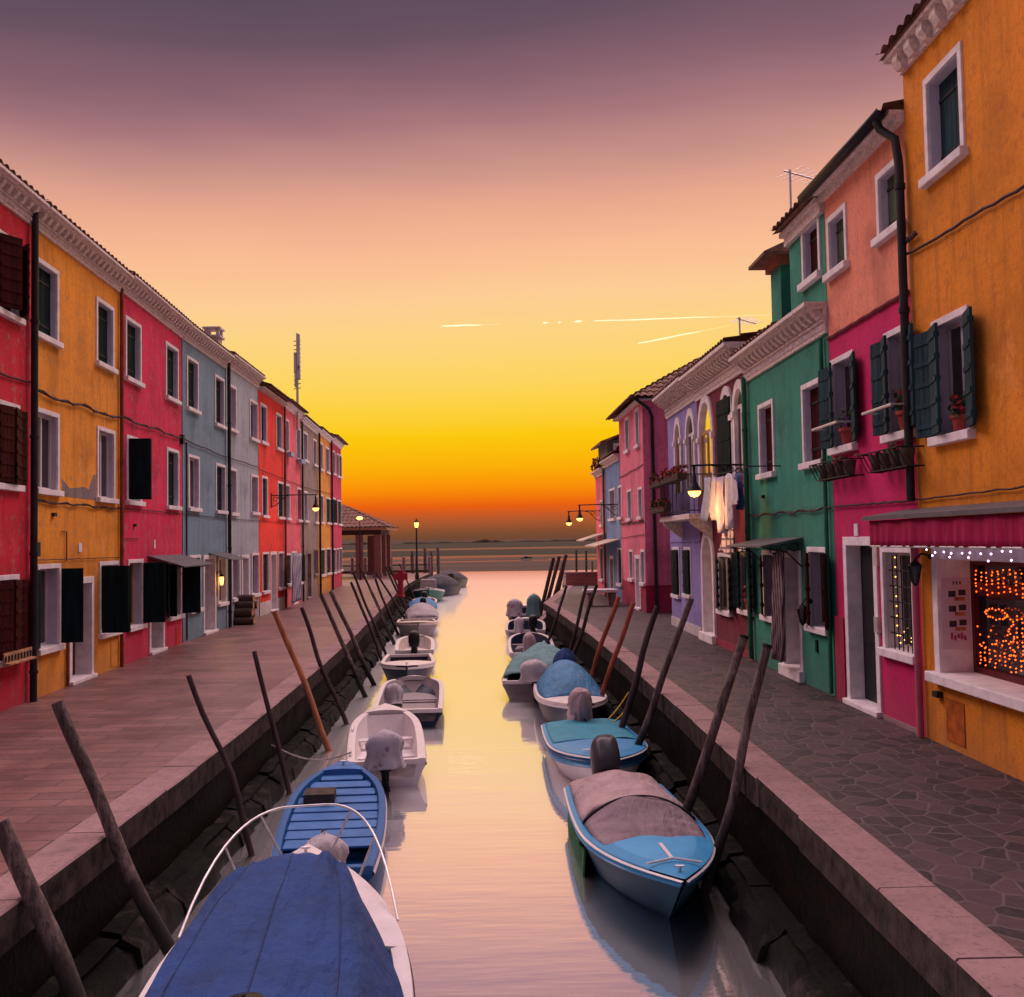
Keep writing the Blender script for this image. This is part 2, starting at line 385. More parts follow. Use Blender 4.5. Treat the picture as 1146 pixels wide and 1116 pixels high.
TRAIL = emis('contrail_glow', (1, .86, .52), 1.0)  # emission stands in for sunlight scattered by the trails
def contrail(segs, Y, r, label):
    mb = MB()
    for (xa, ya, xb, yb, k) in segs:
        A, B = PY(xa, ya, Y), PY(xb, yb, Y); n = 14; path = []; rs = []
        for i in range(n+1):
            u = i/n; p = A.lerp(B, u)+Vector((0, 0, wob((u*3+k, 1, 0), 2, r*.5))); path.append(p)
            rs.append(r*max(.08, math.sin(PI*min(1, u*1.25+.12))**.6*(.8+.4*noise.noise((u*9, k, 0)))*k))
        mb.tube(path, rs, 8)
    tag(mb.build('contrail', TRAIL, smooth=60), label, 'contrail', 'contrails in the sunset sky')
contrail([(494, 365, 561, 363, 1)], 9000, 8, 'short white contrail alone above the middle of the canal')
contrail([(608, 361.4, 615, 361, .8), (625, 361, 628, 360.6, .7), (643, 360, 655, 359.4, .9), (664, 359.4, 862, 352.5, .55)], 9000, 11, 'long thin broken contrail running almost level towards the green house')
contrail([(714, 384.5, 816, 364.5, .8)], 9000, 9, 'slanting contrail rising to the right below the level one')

# ------------------------------------------------------------------ quays
m, t, b = newmat('paving_slabs')
co = nd(t, 'ShaderNodeTexCoord').outputs['Object']
br = nd(t, 'ShaderNodeTexBrick', {'Vector': co, 'Color1': (.26, .115, .10, 1), 'Color2': (.145, .064, .058, 1), 'Mortar': (.030, .019, .019, 1), 'Scale': 1.0,
        'Mortar Size': .011, 'Brick Width': .95, 'Row Height': .30, 'Bias': .1, 'Mortar Smooth': .3}); br.offset = .43
dirt = noise_tex(t, .8, 7, None, .65)
c_ = mixc(t, cramp(t, dirt, [(.35, (.55, .55, .55, 1)), (.65, (0, 0, 0, 1))]), br.outputs[0], (.075, .046, .046, 1))
c_ = mixc(t, cramp(t, noise_tex(t, 26, 5), [(.5, (0, 0, 0, 1)), (.75, (.4, .4, .4, 1))]), c_, (.20, .125, .118, 1))
t.links.new(c_, b.inputs['Base Color'])
t.links.new(cramp(t, dirt, [(.3, (.30,)*3+(1,)), (.7, (.55,)*3+(1,))]), b.inputs['Roughness'])
bump(t, b, nd(t, 'ShaderNodeMath', {0: br.outputs['Fac'], 1: -.6, 2: noise_tex(t, 9, 6)}, operation='MULTIPLY_ADD').outputs[0], .5, .02)
PAVE_L = m
m, t, b = newmat('paving_flagstones')
co = nd(t, 'ShaderNodeTexCoord').outputs['Object']
dist = nd(t, 'ShaderNodeTexNoise', {'Vector': co, 'Scale': 2.5, 'Detail': 3})
cw = nd(t, 'ShaderNodeVectorMath', {0: dist.outputs['Color'], 1: (.10, .10, 0)}, operation='MULTIPLY').outputs[0]
cv = nd(t, 'ShaderNodeVectorMath', {0: co, 1: cw}, operation='ADD').outputs[0]
mpv = nd(t, 'ShaderNodeMapping', {'Vector': cv, 'Scale': (1.0, .82, 1)}).outputs[0]
v1 = nd(t, 'ShaderNodeTexVoronoi', {'Vector': mpv, 'Scale': 4.3, 'Randomness': .95}, feature='DISTANCE_TO_EDGE', voronoi_dimensions='2D')
v2 = nd(t, 'ShaderNodeTexVoronoi', {'Vector': mpv, 'Scale': 4.3, 'Randomness': .95}, feature='F1', voronoi_dimensions='2D')
grey = nd(t, 'ShaderNodeSeparateColor', {0: v2.outputs['Color']}).outputs[0]
stone = cramp(t, grey, [(0, (.016, .012, .016, 1)), (.5, (.040, .026, .031, 1)), (1, (.075, .041, .042, 1))])
stone = mixc(t, cramp(t, noise_tex(t, 14, 6), [(.4, (0, 0, 0, 1)), (.8, (.5, .5, .5, 1))]), stone, (.09, .065, .068, 1))
edge = cramp(t, v1.outputs['Distance'], [(.02, (1, 1, 1, 1)), (.06, (0, 0, 0, 1))])
gj = cramp(t, noise_tex(t, 3, 6), [(.3, (.060, .043, .045, 1)), (.7, (.125, .090, .092, 1))])
c_ = mixc(t, edge, stone, gj)
t.links.new(c_, b.inputs['Base Color']); b.inputs['Roughness'].default_value = .62; b.inputs['Specular IOR Level'].default_value = .3
bump(t, b, nd(t, 'ShaderNodeMath', {0: cramp(t, v1.outputs['Distance'], [(.0, (0, 0, 0, 1)), (.09, (1, 1, 1, 1))]), 1: .6, 2: noise_tex(t, 16, 6)}, operation='MULTIPLY_ADD').outputs[0], .25, .02)
PAVE_R = m
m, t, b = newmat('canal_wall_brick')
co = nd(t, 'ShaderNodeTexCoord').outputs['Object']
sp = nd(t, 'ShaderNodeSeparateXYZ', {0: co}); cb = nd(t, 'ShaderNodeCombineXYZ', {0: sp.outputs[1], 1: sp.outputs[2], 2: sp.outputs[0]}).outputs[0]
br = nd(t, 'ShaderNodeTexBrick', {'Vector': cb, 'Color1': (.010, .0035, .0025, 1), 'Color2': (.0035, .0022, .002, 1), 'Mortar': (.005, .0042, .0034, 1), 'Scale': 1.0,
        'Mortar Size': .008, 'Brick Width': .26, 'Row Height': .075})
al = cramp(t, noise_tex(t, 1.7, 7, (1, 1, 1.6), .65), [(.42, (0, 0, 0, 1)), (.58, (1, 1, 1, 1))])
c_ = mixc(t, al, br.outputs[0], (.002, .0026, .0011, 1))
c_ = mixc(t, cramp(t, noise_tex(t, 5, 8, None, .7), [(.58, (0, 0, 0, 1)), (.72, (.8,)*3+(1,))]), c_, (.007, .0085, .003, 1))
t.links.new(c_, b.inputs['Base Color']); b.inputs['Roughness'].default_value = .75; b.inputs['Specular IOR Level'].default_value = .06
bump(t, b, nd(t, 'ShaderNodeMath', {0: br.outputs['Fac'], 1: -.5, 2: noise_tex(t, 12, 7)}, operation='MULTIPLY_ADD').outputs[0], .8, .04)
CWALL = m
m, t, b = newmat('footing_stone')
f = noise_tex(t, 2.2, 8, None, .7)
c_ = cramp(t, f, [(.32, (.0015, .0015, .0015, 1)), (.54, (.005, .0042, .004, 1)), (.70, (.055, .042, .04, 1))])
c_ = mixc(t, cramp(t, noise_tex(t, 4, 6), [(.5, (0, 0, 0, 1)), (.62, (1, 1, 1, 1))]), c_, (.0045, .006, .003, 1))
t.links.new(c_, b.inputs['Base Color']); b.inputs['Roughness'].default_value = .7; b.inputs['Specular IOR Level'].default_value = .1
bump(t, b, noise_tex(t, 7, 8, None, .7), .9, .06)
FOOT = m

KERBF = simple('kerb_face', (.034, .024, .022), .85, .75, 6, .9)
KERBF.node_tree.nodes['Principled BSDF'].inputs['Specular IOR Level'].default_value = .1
def prism_ground(name, pts, z0, z1, mat_):
    mb = MB(); mb.prism([(x, y, z0) for x, y in pts], (0, 0, z1-z0)); tag(mb.build(name, mat_), kind='structure')
YS = [-4+.8*i for i in range(int(74/.8)+1)]
ysL = [y for y in YS if y < 70]+[70, 88]
ysR = [y for y in YS if y < 40.5]+[40.5]
prism_ground('pavement', [(kL(y)-.40, y) for y in ysL]+[(-70, 88), (-70, -4)], -1, ZL, PAVE_L)
RC = [(1.70, 40.5), (3.55, 55.0), (3.60, 59)]
prism_ground('pavement', ([(kR(y)+.40, y) for y in ysR]+[(3.95, 55), (4.0, 59), (60, 59), (60, -4)])[::-1], -1, ZR, PAVE_R)

def curve_pts(side):
    f = kL if side < 0 else kR
    end = 88 if side < 0 else 40.5
    pts = []; y = -4
    while y < end: pts.append(Vector((f(y), y, 0))); y += .25
    pts.append(Vector((f(end), end, 0)))
    if side > 0: pts += [Vector((a, b, 0)) for a, b in RC[1:]]
    return pts
def along(pts):
    L = [0]
    for a, b in zip(pts, pts[1:]): L.append(L[-1]+(b-a).length)
    def at(s):
        for i in range(len(pts)-1):
            if s <= L[i+1] or i == len(pts)-2:
                u = (s-L[i])/max(1e-6, L[i+1]-L[i]); d = (pts[i+1]-pts[i]).normalized()
                return pts[i].lerp(pts[i+1], u), d
    return at, L[-1]
for side in (-1, 1):
    zq = ZL if side < 0 else ZR
    at, LT = along(curve_pts(side)); mb = MB(); s = 0
    while s < LT-.3:
        w = rnd.uniform(1.1, 1.9); e = min(s+w, LT)
        rows = []; jz = rnd.uniform(-.006, .006); jo = rnd.uniform(-.012, .012)
        for k in range(4):
            p, d = at(s+.006+(e-s-.012)*k/3); nrm = Vector((d.y, -d.x, 0))*side  # towards the quay
            ch = .018
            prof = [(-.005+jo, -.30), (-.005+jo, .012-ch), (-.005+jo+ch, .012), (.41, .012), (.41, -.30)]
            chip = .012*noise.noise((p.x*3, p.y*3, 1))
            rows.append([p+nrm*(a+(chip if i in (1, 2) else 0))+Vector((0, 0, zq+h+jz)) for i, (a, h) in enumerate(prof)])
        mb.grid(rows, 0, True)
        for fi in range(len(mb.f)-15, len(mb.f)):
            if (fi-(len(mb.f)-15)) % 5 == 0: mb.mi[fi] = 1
        mb.add(rows[0], [(0, 1, 2, 3, 4)]); mb.add(rows[-1], [(4, 3, 2, 1, 0)])
        s = e
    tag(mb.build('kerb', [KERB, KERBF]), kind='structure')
    root = empty('canal_wall', (0, 0, 0), 0, 'dark mossy brick canal wall under the long-slab quay on the left' if side < 0 else 'dark mossy brick canal wall under the flagstone quay on the right', 'canal wall', 'canal walls')
    mb = MB(); rows = []; n = int(LT/.35)
    for i in range(n+1):
        p, d = at(LT*i/n); nrm = Vector((d.y, -d.x, 0))*side
        r = []
        for h in (-.6, -.1, .2, .45, .7, .9, zq-.28):
            r.append(p+nrm*(.07+.05*noise.noise((p.x*1.5, p.y*1.5, h*2.5))+.03*noise.noise((p.x*5, p.y*5, h*6)))+Vector((0, 0, h)))
        rows.append(r)
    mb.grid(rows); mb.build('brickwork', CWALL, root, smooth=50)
    mb = MB(); s = 0
    while s < LT-.2:
        w = rnd.uniform(.5, 1.3); e = min(s+w, LT); tz = rnd.uniform(.24, .33); pr = rnd.uniform(.24, .33)
        rows = []
        for k in range(5):
            p, d = at(s+.01+(e-s-.02)*k/4); nrm = Vector((d.y, -d.x, 0))*side
            eg = .05 if k in (0, 4) else 0
            r = []
            for (a, h) in ((-pr-.10, -.55), (-pr-.06, -.05), (-pr, tz*.55), (-pr+.05+eg, tz-.03-eg*.6), (-pr+.16, tz-eg*.5), (-.12, tz+.05-eg*.4), (.10, tz+.06), (.10, -.55)):
                q = p+nrm*a+Vector((0, 0, h))
                r.append(q+Vector((wob(q+Vector((5, 0, 0)), 5, .04), wob(q, 4, .02), wob(q, 6, .035))))
            rows.append(r)
        mb.grid(rows, 0, True); mb.add(rows[0], [tuple(range(8))]); mb.add(rows[-1], [tuple(range(8))[::-1]])
        s = e
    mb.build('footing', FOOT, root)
# sloping stone slip at the far end of the right-hand quay, and the low brick wall behind it
m, t, b = newmat('low_wall_brick')
co = nd(t, 'ShaderNodeTexCoord').outputs['Object']
sp = nd(t, 'ShaderNodeSeparateXYZ', {0: co}); cb = nd(t, 'ShaderNodeCombineXYZ', {0: sp.outputs[0], 1: sp.outputs[2], 2: sp.outputs[1]}).outputs[0]
br = nd(t, 'ShaderNodeTexBrick', {'Vector': cb, 'Color1': (.26, .075, .055, 1), 'Color2': (.16, .05, .04, 1), 'Mortar': (.3, .2, .17, 1), 'Scale': 1.0, 'Mortar Size': .01, 'Brick Width': .26, 'Row Height': .075})
t.links.new(br.outputs[0], b.inputs['Base Color']); b.inputs['Roughness'].default_value = .9
LOWB = m
root = empty('brick_wall', (3.6, 55.3, ZR), 0, 'low red brick wall with pale coping closing the far end of the right quay', 'brick wall')
mb = MB(); mb.box(0, 2.4, 0, .35, 0, .66); mb.box(0, .35, .351, 3.2, 0, .66); mb.build('wall', LOWB, root)
mb = MB(); mb.box(-.06, 2.46, -.06, .41, .66, .76); mb.box(-.06, .41, .412, 3.26, .66, .76); mb.build('coping', KERB, root, bevel=.015)

# ------------------------------------------------------------------ houses
def corrug(mb, A, U, Ln, I, slope, vlen, vmax=None, tile=.24, course=.36, amp=.045):
    "barrel tiles: A eave start, U along the eave, I horizontal direction up the slope"
    A, U, I = Vector(A), Vector(U), Vector(I); up = (I*math.cos(slope)+Vector((0, 0, math.sin(slope)))); nn = Vector((0, 0, math.cos(slope)))-I*math.sin(slope)
    nc = max(4, int(Ln/tile)*6); nr = max(2, int(vlen/course)); rows = []
    for j in range(nr):
        for e, lift in ((0, .035), (1, 0)):
            r = []
            for i in range(nc+1):
                u = Ln*i/nc; ph = 2*PI*u/tile; v = (j+e)*vlen/nr
                h = amp*(abs(math.cos(ph/2))*1.4-.4)+lift+.012*noise.noise((u*2.1, j*1.7, A.x))
                if e == 1: h = amp*(abs(math.cos(ph/2))*1.4-.4)+.0
                if vmax: v = min(v, vmax(u))
                r.append(A+U*u+up*v+nn*h)
            rows.append(r)
    mb.grid(rows)

class House:
    def __init__(s, name, label, side, pxa, pxb, wallmat, ztop_px=None, depth=6.5, group=None, A=None, B=None):
        s.side = side; s.zq = ZL if side < 0 else ZR
        s.A = A or ground_at(side, pxa); s.B = B or ground_at(side, pxb)
        if side > 0 and not A: s.A, s.B = (s.A, s.B) if s.A.y < s.B.y else (s.B, s.A)
        d = s.B-s.A; s.L = d.length; s.sg = side; s.mat = wallmat; s.depth = depth
        s.sg = -1 if side < 0 else 1
        s.dir = d.normalized(); s.out = Vector((-s.dir.y, s.dir.x, 0))*s.sg
        s.root = empty(name, s.A, math.atan2(d.y, d.x), label, 'house', group)
        s.holes = []; s.extra = []
        if ztop_px: s.H = s.loc(*ztop_px)[1]
    def loc(s, px, py, off=0.0):
        r = ray(px, py); a = s.A+s.out*off
        t = (a-Vector((0, 0, H))).dot(s.out)/r.dot(s.out)
        p = Vector((0, 0, H))+r*t
        return (p-a).dot(s.dir), p.z-s.zq
    def p(s, a, d, z): return Vector((a, s.sg*d, z))
    def w(s, a, d, z): return s.A+s.dir*a+s.out*d+Vector((0, 0, z))
    def box(s, mb, s0, s1, d0, d1, z0, z1, mi=0): mb.box(s0, s1, s.sg*d0, s.sg*d1, z0, z1, mi)
    def part(s, name, mats, mb, parent=None, **k): return mb.build(name, mats, parent or s.root, **k)
    def walls(s, top_steps=None):
        "front wall with its openings cut out; top_steps = [(s0,s1,ztop)] for a stepped top"
        steps = top_steps or [(0, s.L, s.H)]
        mb = MB()
        for (a0, a1, zt) in steps:
            xs = sorted({a0, a1, *[min(max(v, a0), a1) for h in s.holes for v in h[:2]]})
            zs = sorted({0, zt, *[min(max(v, 0), zt) for h in s.holes for v in h[2:4]]})
            for i in range(len(xs)-1):
                for j in range(len(zs)-1):
                    cx, cz = (xs[i]+xs[i+1])/2, (zs[j]+zs[j+1])/2
                    if any(h[0] < cx < h[1] and h[2] < cz < h[3] for h in s.holes): continue
                    mb.quad(s.p(xs[i], 0, zs[j]), s.p(xs[i+1], 0, zs[j]), s.p(xs[i+1], 0, zs[j+1]), s.p(xs[i], 0, zs[j+1]))
            D = -s.depth; e = .004
            mb.quad(s.p(a0+e, 0, 0), s.p(a0+e, D, 0), s.p(a0+e, D, zt), s.p(a0+e, 0, zt))
            mb.quad(s.p(a1-e, 0, 0), s.p(a1-e, D, 0), s.p(a1-e, D, zt), s.p(a1-e, 0, zt))
            mb.quad(s.p(a0+e, D, 0), s.p(a1-e, D, 0), s.p(a1-e, D, zt), s.p(a0+e, D, zt))
            mb.quad(s.p(a0+e, 0, zt), s.p(a1-e, 0, zt), s.p(a1-e, D, zt), s.p(a0+e, D, zt))
        for f in s.extra: f(mb)
        return s.part('wall', s.mat, mb, fix=False)
    def leaf(s, parent, sh, dr, z0, z1, w, ang, mt, battens=3, name='shutter', d0=.05, th=.035, bmat=None):
        a = math.radians(ang); u = Vector((math.cos(a)*dr, s.sg*math.sin(a), 0)); v = Vector((-math.sin(a)*dr, s.sg*math.cos(a), 0))
        mb = MB(); o = s.p(sh, d0, z0); n = 4; g = .006
        for k in range(n): mb.obox(o+u*(w*k/n+g/2), u*(w/n-g), v*th, (0, 0, z1-z0))
        mb.obox(o+u*.01+v*.006, u*(w-.02), v*(th-.012), (0, 0, z1-z0-.002))
        for k in range(battens):
            zc = (z1-z0)*(k+.5)/battens
            for sd in (-.014, th):
                mb.obox(o+u*.02+v*sd+Vector((0, 0, zc-.03)), u*(w-.04), v*.014, (0, 0, .06), 1)
        s.part(name, [mt, bmat or mt], mb, parent)
    def window(s, x0, x1, yt, yb, back='s', shut=(), b=.088, reveal=.11, mt=None, sill=True, smat=None, inset=0, zs=None, ss=None, hw=None, lintel=False, battens=3, flower=False):
        mt = mt or DKG; fm = smat or STONE
        a0, z1 = s.loc(x0, yt); a1 = s.loc(x1, yt)[0]; z0 = s.loc(x0, yb)[1]
        if zs: z0, z1 = zs
        if ss: a0, a1 = ss
        if a0 > a1: a0, a1 = a1, a0
        sh = .11 if sill else 0
        s.holes.append((a0, a1, z0, z1))
        mb = MB(); pr = .028
        s.box(mb, a0, a0+b, -.02, pr, z0+sh, z1-b); s.box(mb, a1-b, a1, -.02, pr, z0+sh, z1-b); s.box(mb, a0, a1, -.02, pr, z1-b, z1)
        # the deep inner sides of the opening
        w = s.part('window', fm, mb, bevel=.006 if s.A.y < 30 else 0)
        mbj = MB(); i0, i1, iz0, iz1 = a0+b, a1-b, z0+sh, z1-b
        s.box(mbj, a0-.02, a0+b+.004, -reveal-.12, -.021, iz0, iz1); s.box(mbj, a1-b-.004, a1+.02, -reveal-.12, -.021, iz0, iz1); s.box(mbj, a0+b+.005, a1-b-.005, -reveal-.12, -.021, iz1-.004, iz1+.06)
        s.part('jamb', JAMB_SHADED, mbj, w)
        if sill:
            mb = MB(); s.box(mb, a0-.05, a1+.05, -reveal-.1, .10, z0, z0+sh); s.part('sill', fm, mb, w, bevel=.01 if s.A.y < 30 else 0)
        d = -reveal
        mid = (i0+i1)/2
        if back == 's':      # closed plank shutters set back in the opening, one leaf pulled a little
            for (q0, q1, dd) in ((i0, mid-.003, 0), (mid+.003, i1, .0)):
                mb = MB(); n = 2
                for k in range(n): s.box(mb, q0+(q1-q0)*k/n+.003, q0+(q1-q0)*(k+1)/n-.003, d-.04, d, iz0, iz1)
                for zc in (.18, .8):
                    zz_ = iz0+(iz1-iz0)*zc; s.box(mb, q0+.01, q1-.01, d, d+.014, zz_-.02, zz_+.02, 1)
                s.box(mb, q0, q1, d-.05, d-.041, iz0, iz1)
                s.part('shutter', [mt, IRON], mb, w)
        elif back == 'h':    # half: glass on the near side, a shutter leaf standing in the recess
            mb = MB(); s.box(mb, i0, i1, d-.05, d-.03, iz0, iz1); s.part('pane', GLASS, mb, w)
            mb = MB()
            for (q0, q1, r0, r1) in ((i0, i0+.05, iz0, iz1), (i1-.05, i1, iz0, iz1), (mid-.03, mid+.03, iz0+.05, iz1-.05), (i0+.05, i1-.05, iz0, iz0+.05), (i0+.05, i1-.05, iz1-.05, iz1)): s.box(mb, q0, q1, d-.03, d+.005, r0, r1)
            s.part('sash', smat or WDOOR, mb, w)
        else:
            mb = MB(); s.box(mb, i0, i1, d-.05, d-.03, iz0, iz1); s.part('pane', GLASS, mb, w)
            mb = MB()
            for (q0, q1, r0, r1) in ((i0, i0+.045, iz0, iz1), (i1-.045, i1, iz0, iz1), (mid-.025, mid+.025, iz0+.045, iz1-.045), (i0+.045, i1-.045, iz0, iz0+.045), (i0+.045, i1-.045, iz1-.045, iz1)): s.box(mb, q0, q1, d-.03, d, r0, r1)
            if back == 'gy': s.part('sash', FRAMEY, mb, w)
            else: s.part('sash', WDOOR if back == 'g' else BRN, mb, w)
        lw0 = (i1-i0)/2+.02
        for (wh, ang, *lq) in shut:
            hgt0, hgt1 = iz0+.02, iz1-.01; lw = lq[0] if lq else lw0
            if wh == 'n': s.leaf(w, i0-.02, 1, hgt0, hgt1, lw, ang, mt, battens)
            elif wh == 'f': s.leaf(w, i1+.02, -1, hgt0, hgt1, lw, ang, mt, battens)
            elif wh == 'c':
                s.leaf(w, i0-.01, 1, hgt0, hgt1, lw-.015, 0, mt, battens); s.leaf(w, i1+.01, -1, hgt0, hgt1, lw-.015, 0, mt, battens)
        return w, (a0, a1, z0, z1)
    def door(s, x0, x1, yt, b=.13, reveal=.32, mt=None, open_dark=False, smat=None, ss=None, zt=None, step=.08):
        a0, z1 = s.loc(x0, yt); a1 = s.loc(x1, yt)[0]
        if ss: a0, a1 = ss
        if zt: z1 = zt
        if a0 > a1: a0, a1 = a1, a0
        s.holes.append((a0, a1, 0, z1)); fm = smat or STONE
        mb = MB()
        s.box(mb, a0, a0+b, -reveal, .028, step, z1-b); s.box(mb, a1-b, a1, -reveal, .028, step, z1-b); s.box(mb, a0, a1, -reveal, .028, z1-b, z1)
        w = s.part('door', fm, mb, bevel=.006 if s.A.y < 30 else 0)
        mb = MB(); s.box(mb, a0-.02, a1+.02, -reveal-.05, .10, 0, step); s.part('step', fm, mb, w, bevel=.012)
        mb = MB(); i0, i1 = a0+b, a1-b; d = -reveal
        s.box(mb, i0, i1, d-.05, d, step, z1-b)
        for k in range(3):
            q0, q1 = step+.15+(z1-b-step-.2)*k/3, step+.05+(z1-b-step-.2)*(k+1)/3
            s.box(mb, i0+.1, i1-.1, d, d+.015, q0, q1)
        l = s.part('leaf', mt or GDOOR, mb, w)
        mb = MB(); mb.tube([s.p(i0+.08, d+.02, 1.05), s.p(i0+.08, d+.07, 1.05), s.p(i0+.16, d+.07, 1.05)], .012, 6); s.part('handle', STEEL, mb, w)
        return w, (a0, a1, z1)
    def cornice(s, zt, style='full', s0=None, s1=None, h=.40, over=.26, mt=None):
        s0 = 0 if s0 is None else s0; s1 = s.L if s1 is None else s1; mb = MB(); e = .003
        s0 += e; s1 -= e
        if style == 'full':
            k = h/.46
            s.box(mb, s0, s1, -.02, .05, zt, zt+.17*k); s.box(mb, s0, s1, -.02, .09, zt+.171*k, zt+.20*k)
            s.box(mb, s0, s1, -.02, .06, zt+.201*k, zt+.36*k)
            n = max(2, int((s1-s0)/.26)); w = (s1-s0)/n
            for i in range(n):
                q = s0+w*(i+.5)
                pts = [s.p(q-.055, .06, zt+.22*k), s.p(q-.055, .12, zt+.22*k), s.p(q-.055, over-.08, zt+.30*k), s.p(q-.055, over-.06, zt+.358*k), s.p(q-.055, .06, zt+.358*k)]
                mb.prism(pts, (.11, 0, 0))
            n = max(2, int((s1-s0)/.11)); w = (s1-s0)/n
            for i in range(n):   # saw-tooth brick course
                q = s0+w*i
                mb.prism([s.p(q+.004, .05, zt+.06*k), s.p(q+w/2, .085, zt+.06*k), s.p(q+w-.004, .05, zt+.06*k)], (0, 0, .075*k))
            s.box(mb, s0, s1, -.02, over, zt+.36*k, zt+.40*k)
            s.box(mb, s0, s1, -.02, over+.07, zt+.401*k, zt+.46*k)
            s.part('cornice', mt or CORN, mb); return zt+.46*k
        if style == 'band':
            s.box(mb, s0, s1, -.02, .07, zt, zt+.14); s.box(mb, s0, s1, -.02, .15, zt+.141, zt+.20); s.box(mb, s0, s1, -.02, .26, zt+.201, zt+.26)
            s.part('cornice', mt or STONE, mb); return zt+.26
        n = max(2, int((s1-s0)/.2)); w = (s1-s0)/n
        for i in range(n): s.box(mb, s0+w*i+.03, s0+w*i+.12, -.02, .2, zt, zt+.09)
        s.box(mb, s0, s1, -.02, .24, zt+.091, zt+.13); s.part('eaves', mt or CORN, mb); return zt+.13
    def roof(s, z, over=.30, slope=15, run=4.2, s0=None, s1=None):
        s0 = 0 if s0 is None else s0; s1 = s.L if s1 is None else s1
        mb = MB(); corrug(mb, s.p(s0, over, z+.01), (1, 0, 0), s1-s0, s.p(0, -1, 0), math.radians(slope), run)
        mb.quad(s.p(s0, over-.02, z), s.p(s1, over-.02, z), s.p(s1, over-.02-run, z+run*math.tan(math.radians(slope))-.05), s.p(s0, over-.02-run, z+run*math.tan(math.radians(slope))-.05))
        return s.part('roof', TILE, mb, fix=False)
    def pipe(s, a, z0, z1, r=.05, mt=None, d=.09, top=None):
        mb = MB(); path = [s.p(a, d, z0), s.p(a, d, z1)]
        if top: path += [s.p(a, d+.02, z1+.12), s.p(a, top, z1+.34)]
        mb.tube(path, r, 10)
        k = z0+.5
        while k < z1: mb.tube([s.p(a, d, k), s.p(a, d, k+.05)], r*1.28, 10); k += 2.1
        return s.part('drainpipe', mt or PIPED, mb, smooth=40)
    def cable(s, za, zb, r=.016, sag=.05, d=.035, s0=None, s1=None, twist=False):
        s0 = .02 if s0 is None else s0; s1 = s.L-.02 if s1 is None else s1
        mb = MB()
        for q in range(2 if twist else 1):
            path = [s.p(s0+(s1-s0)*i/16, d+.012*q, za+(zb-za)*i/16-sag*math.sin(PI*((i/16*2) % 1))+q*.03*math.sin(i*1.7)+.008*math.sin(i*2.9)) for i in range(17)]
            mb.tube(path, r, 6)
        return s.part('cable', CABLE, mb)
    def plate(s, px, py, w, h, mt, name='plate', d=.02):
        a, z = s.loc(px, py); mb = MB(); s.box(mb, a-w/2, a+w/2, 0.001, d, z-h/2, z+h/2); return s.part(name, mt, mb)

GL = 'row of coloured houses on the left quay'
GR = 'row of coloured houses on the right quay'
# ---- left row -------------------------------------------------------------
h = House('red_house', 'deep red house at the left edge with dark red shutters and a black drainpipe', -1, -120, 33, P['red'], (33, 252), group=GL)
hred = h
for (yt, yb, kk) in ((263, 365, 0), (445, 551, 1), (633.5, 740, 2)):
    w, q = h.window(-28, 22, yt, yb, 'r', (('n', 30), ('f', 40, .34), ('f', 172, .26)) if kk == 0 else (('n', 8), ('f', 12), ('f', 172, .24)), mt=BRN, ss=(h.loc(-8, 500)[0], h.loc(21, 500)[0]), zs=(h.loc(23, yb)[1], h.loc(21, yt+9)[1]), battens=6)
    h.window(-110, -75, yt, yb, 's', (), mt=BRN, ss=(h.loc(-75, 500)[0], h.loc(-45, 500)[0]), zs=(q[2], q[3]))
mb = MB(); a0, a1 = h.loc(-8, 740)[0], h.loc(24, 740)[0]; z0 = h.loc(24, 737)[1]
h.box(mb, a0, a1, .16, .18, z0+.0, z0+.20); h.box(mb, a0, a1, .161, .26, z0+.0, z0+.03)
n = 9
for i in range(n): h.box(mb, a0+(a1-a0)*(i+.2)/n, a0+(a1-a0)*(i+.6)/n, .181, .195, z0+.05, z0+.15, 1)
h.part('window_rack', [WOODY, IRON], mb)
h.walls(); z = h.cornice(h.H); h.roof(z)
h.cable(h.loc(0, 418)[1]+.03, h.loc(33, 428)[1], .018)
h.pipe(h.L-.10, .0, h.H+.22, .062, PIPED, .11)

h = House('yellow_house', 'yellow house with a grey bare patch between its windows, beside the red house', -1, 35, 134, P['yellow'], (36, 254), group=GL)
hyel = h
h.window(38, 65, 285, 377, 's'); h.window(107, 127, 331, 409, 's')
h.window(39, 65.5, 454.7, 553, 'h'); h.window(108, 128, 476, 562, 'h')
h.window(41, 67, 632, 734, 'g', (('n', 168), ('f', 98, .40)), reveal=.2); h.window(110.5, 133, 628.7, 715.6, 'g', (('n', 92), ('n', 60)), reveal=.28)
h.door(77, 104, 647.5, mt=RDOOR)
h.walls(); z = h.cornice(h.H); h.roof(z)
mb = MB(); a0, z0 = h.loc(69, 552); a1, z1 = h.loc(107.5, 534)
pts = []
top = [(0, .55), (.08, .42), (.2, .30), (.4, .30), (.62, .38), (.78, .34), (.86, .62), (.93, .85), (1, .9)]
zb_ = h.loc(69, 557)[1]+.03
pts = [h.p(a0+.01, .0, zb_), h.p(a1-.02, .0, zb_)]+[h.p(a0+.01+(a1-a0-.03)*u, .0, zb_+(.62)*v+wob((u*9, 0, 0), 1, .04)) for u, v in top[::-1]]
mb.prism(pts, h.p(0, .004, 0)); h.part('bare_patch', P['grey_patch'], mb, fix=True)
za, zb = h.loc(40, 437)[1], h.loc(133, 467)[1]; h.cable(za, zb, .02, .06, .05, twist=True)
h.cable(h.loc(37, 560)[1], h.loc(133, 569)[1], .014, .02, .04, twist=True); h.cable(h.loc(37, 627)[1], h.loc(133, 624)[1], .009, 0)
h.pipe(h.L-.06, .0, h.H+.1, .042, PIPER, .07)
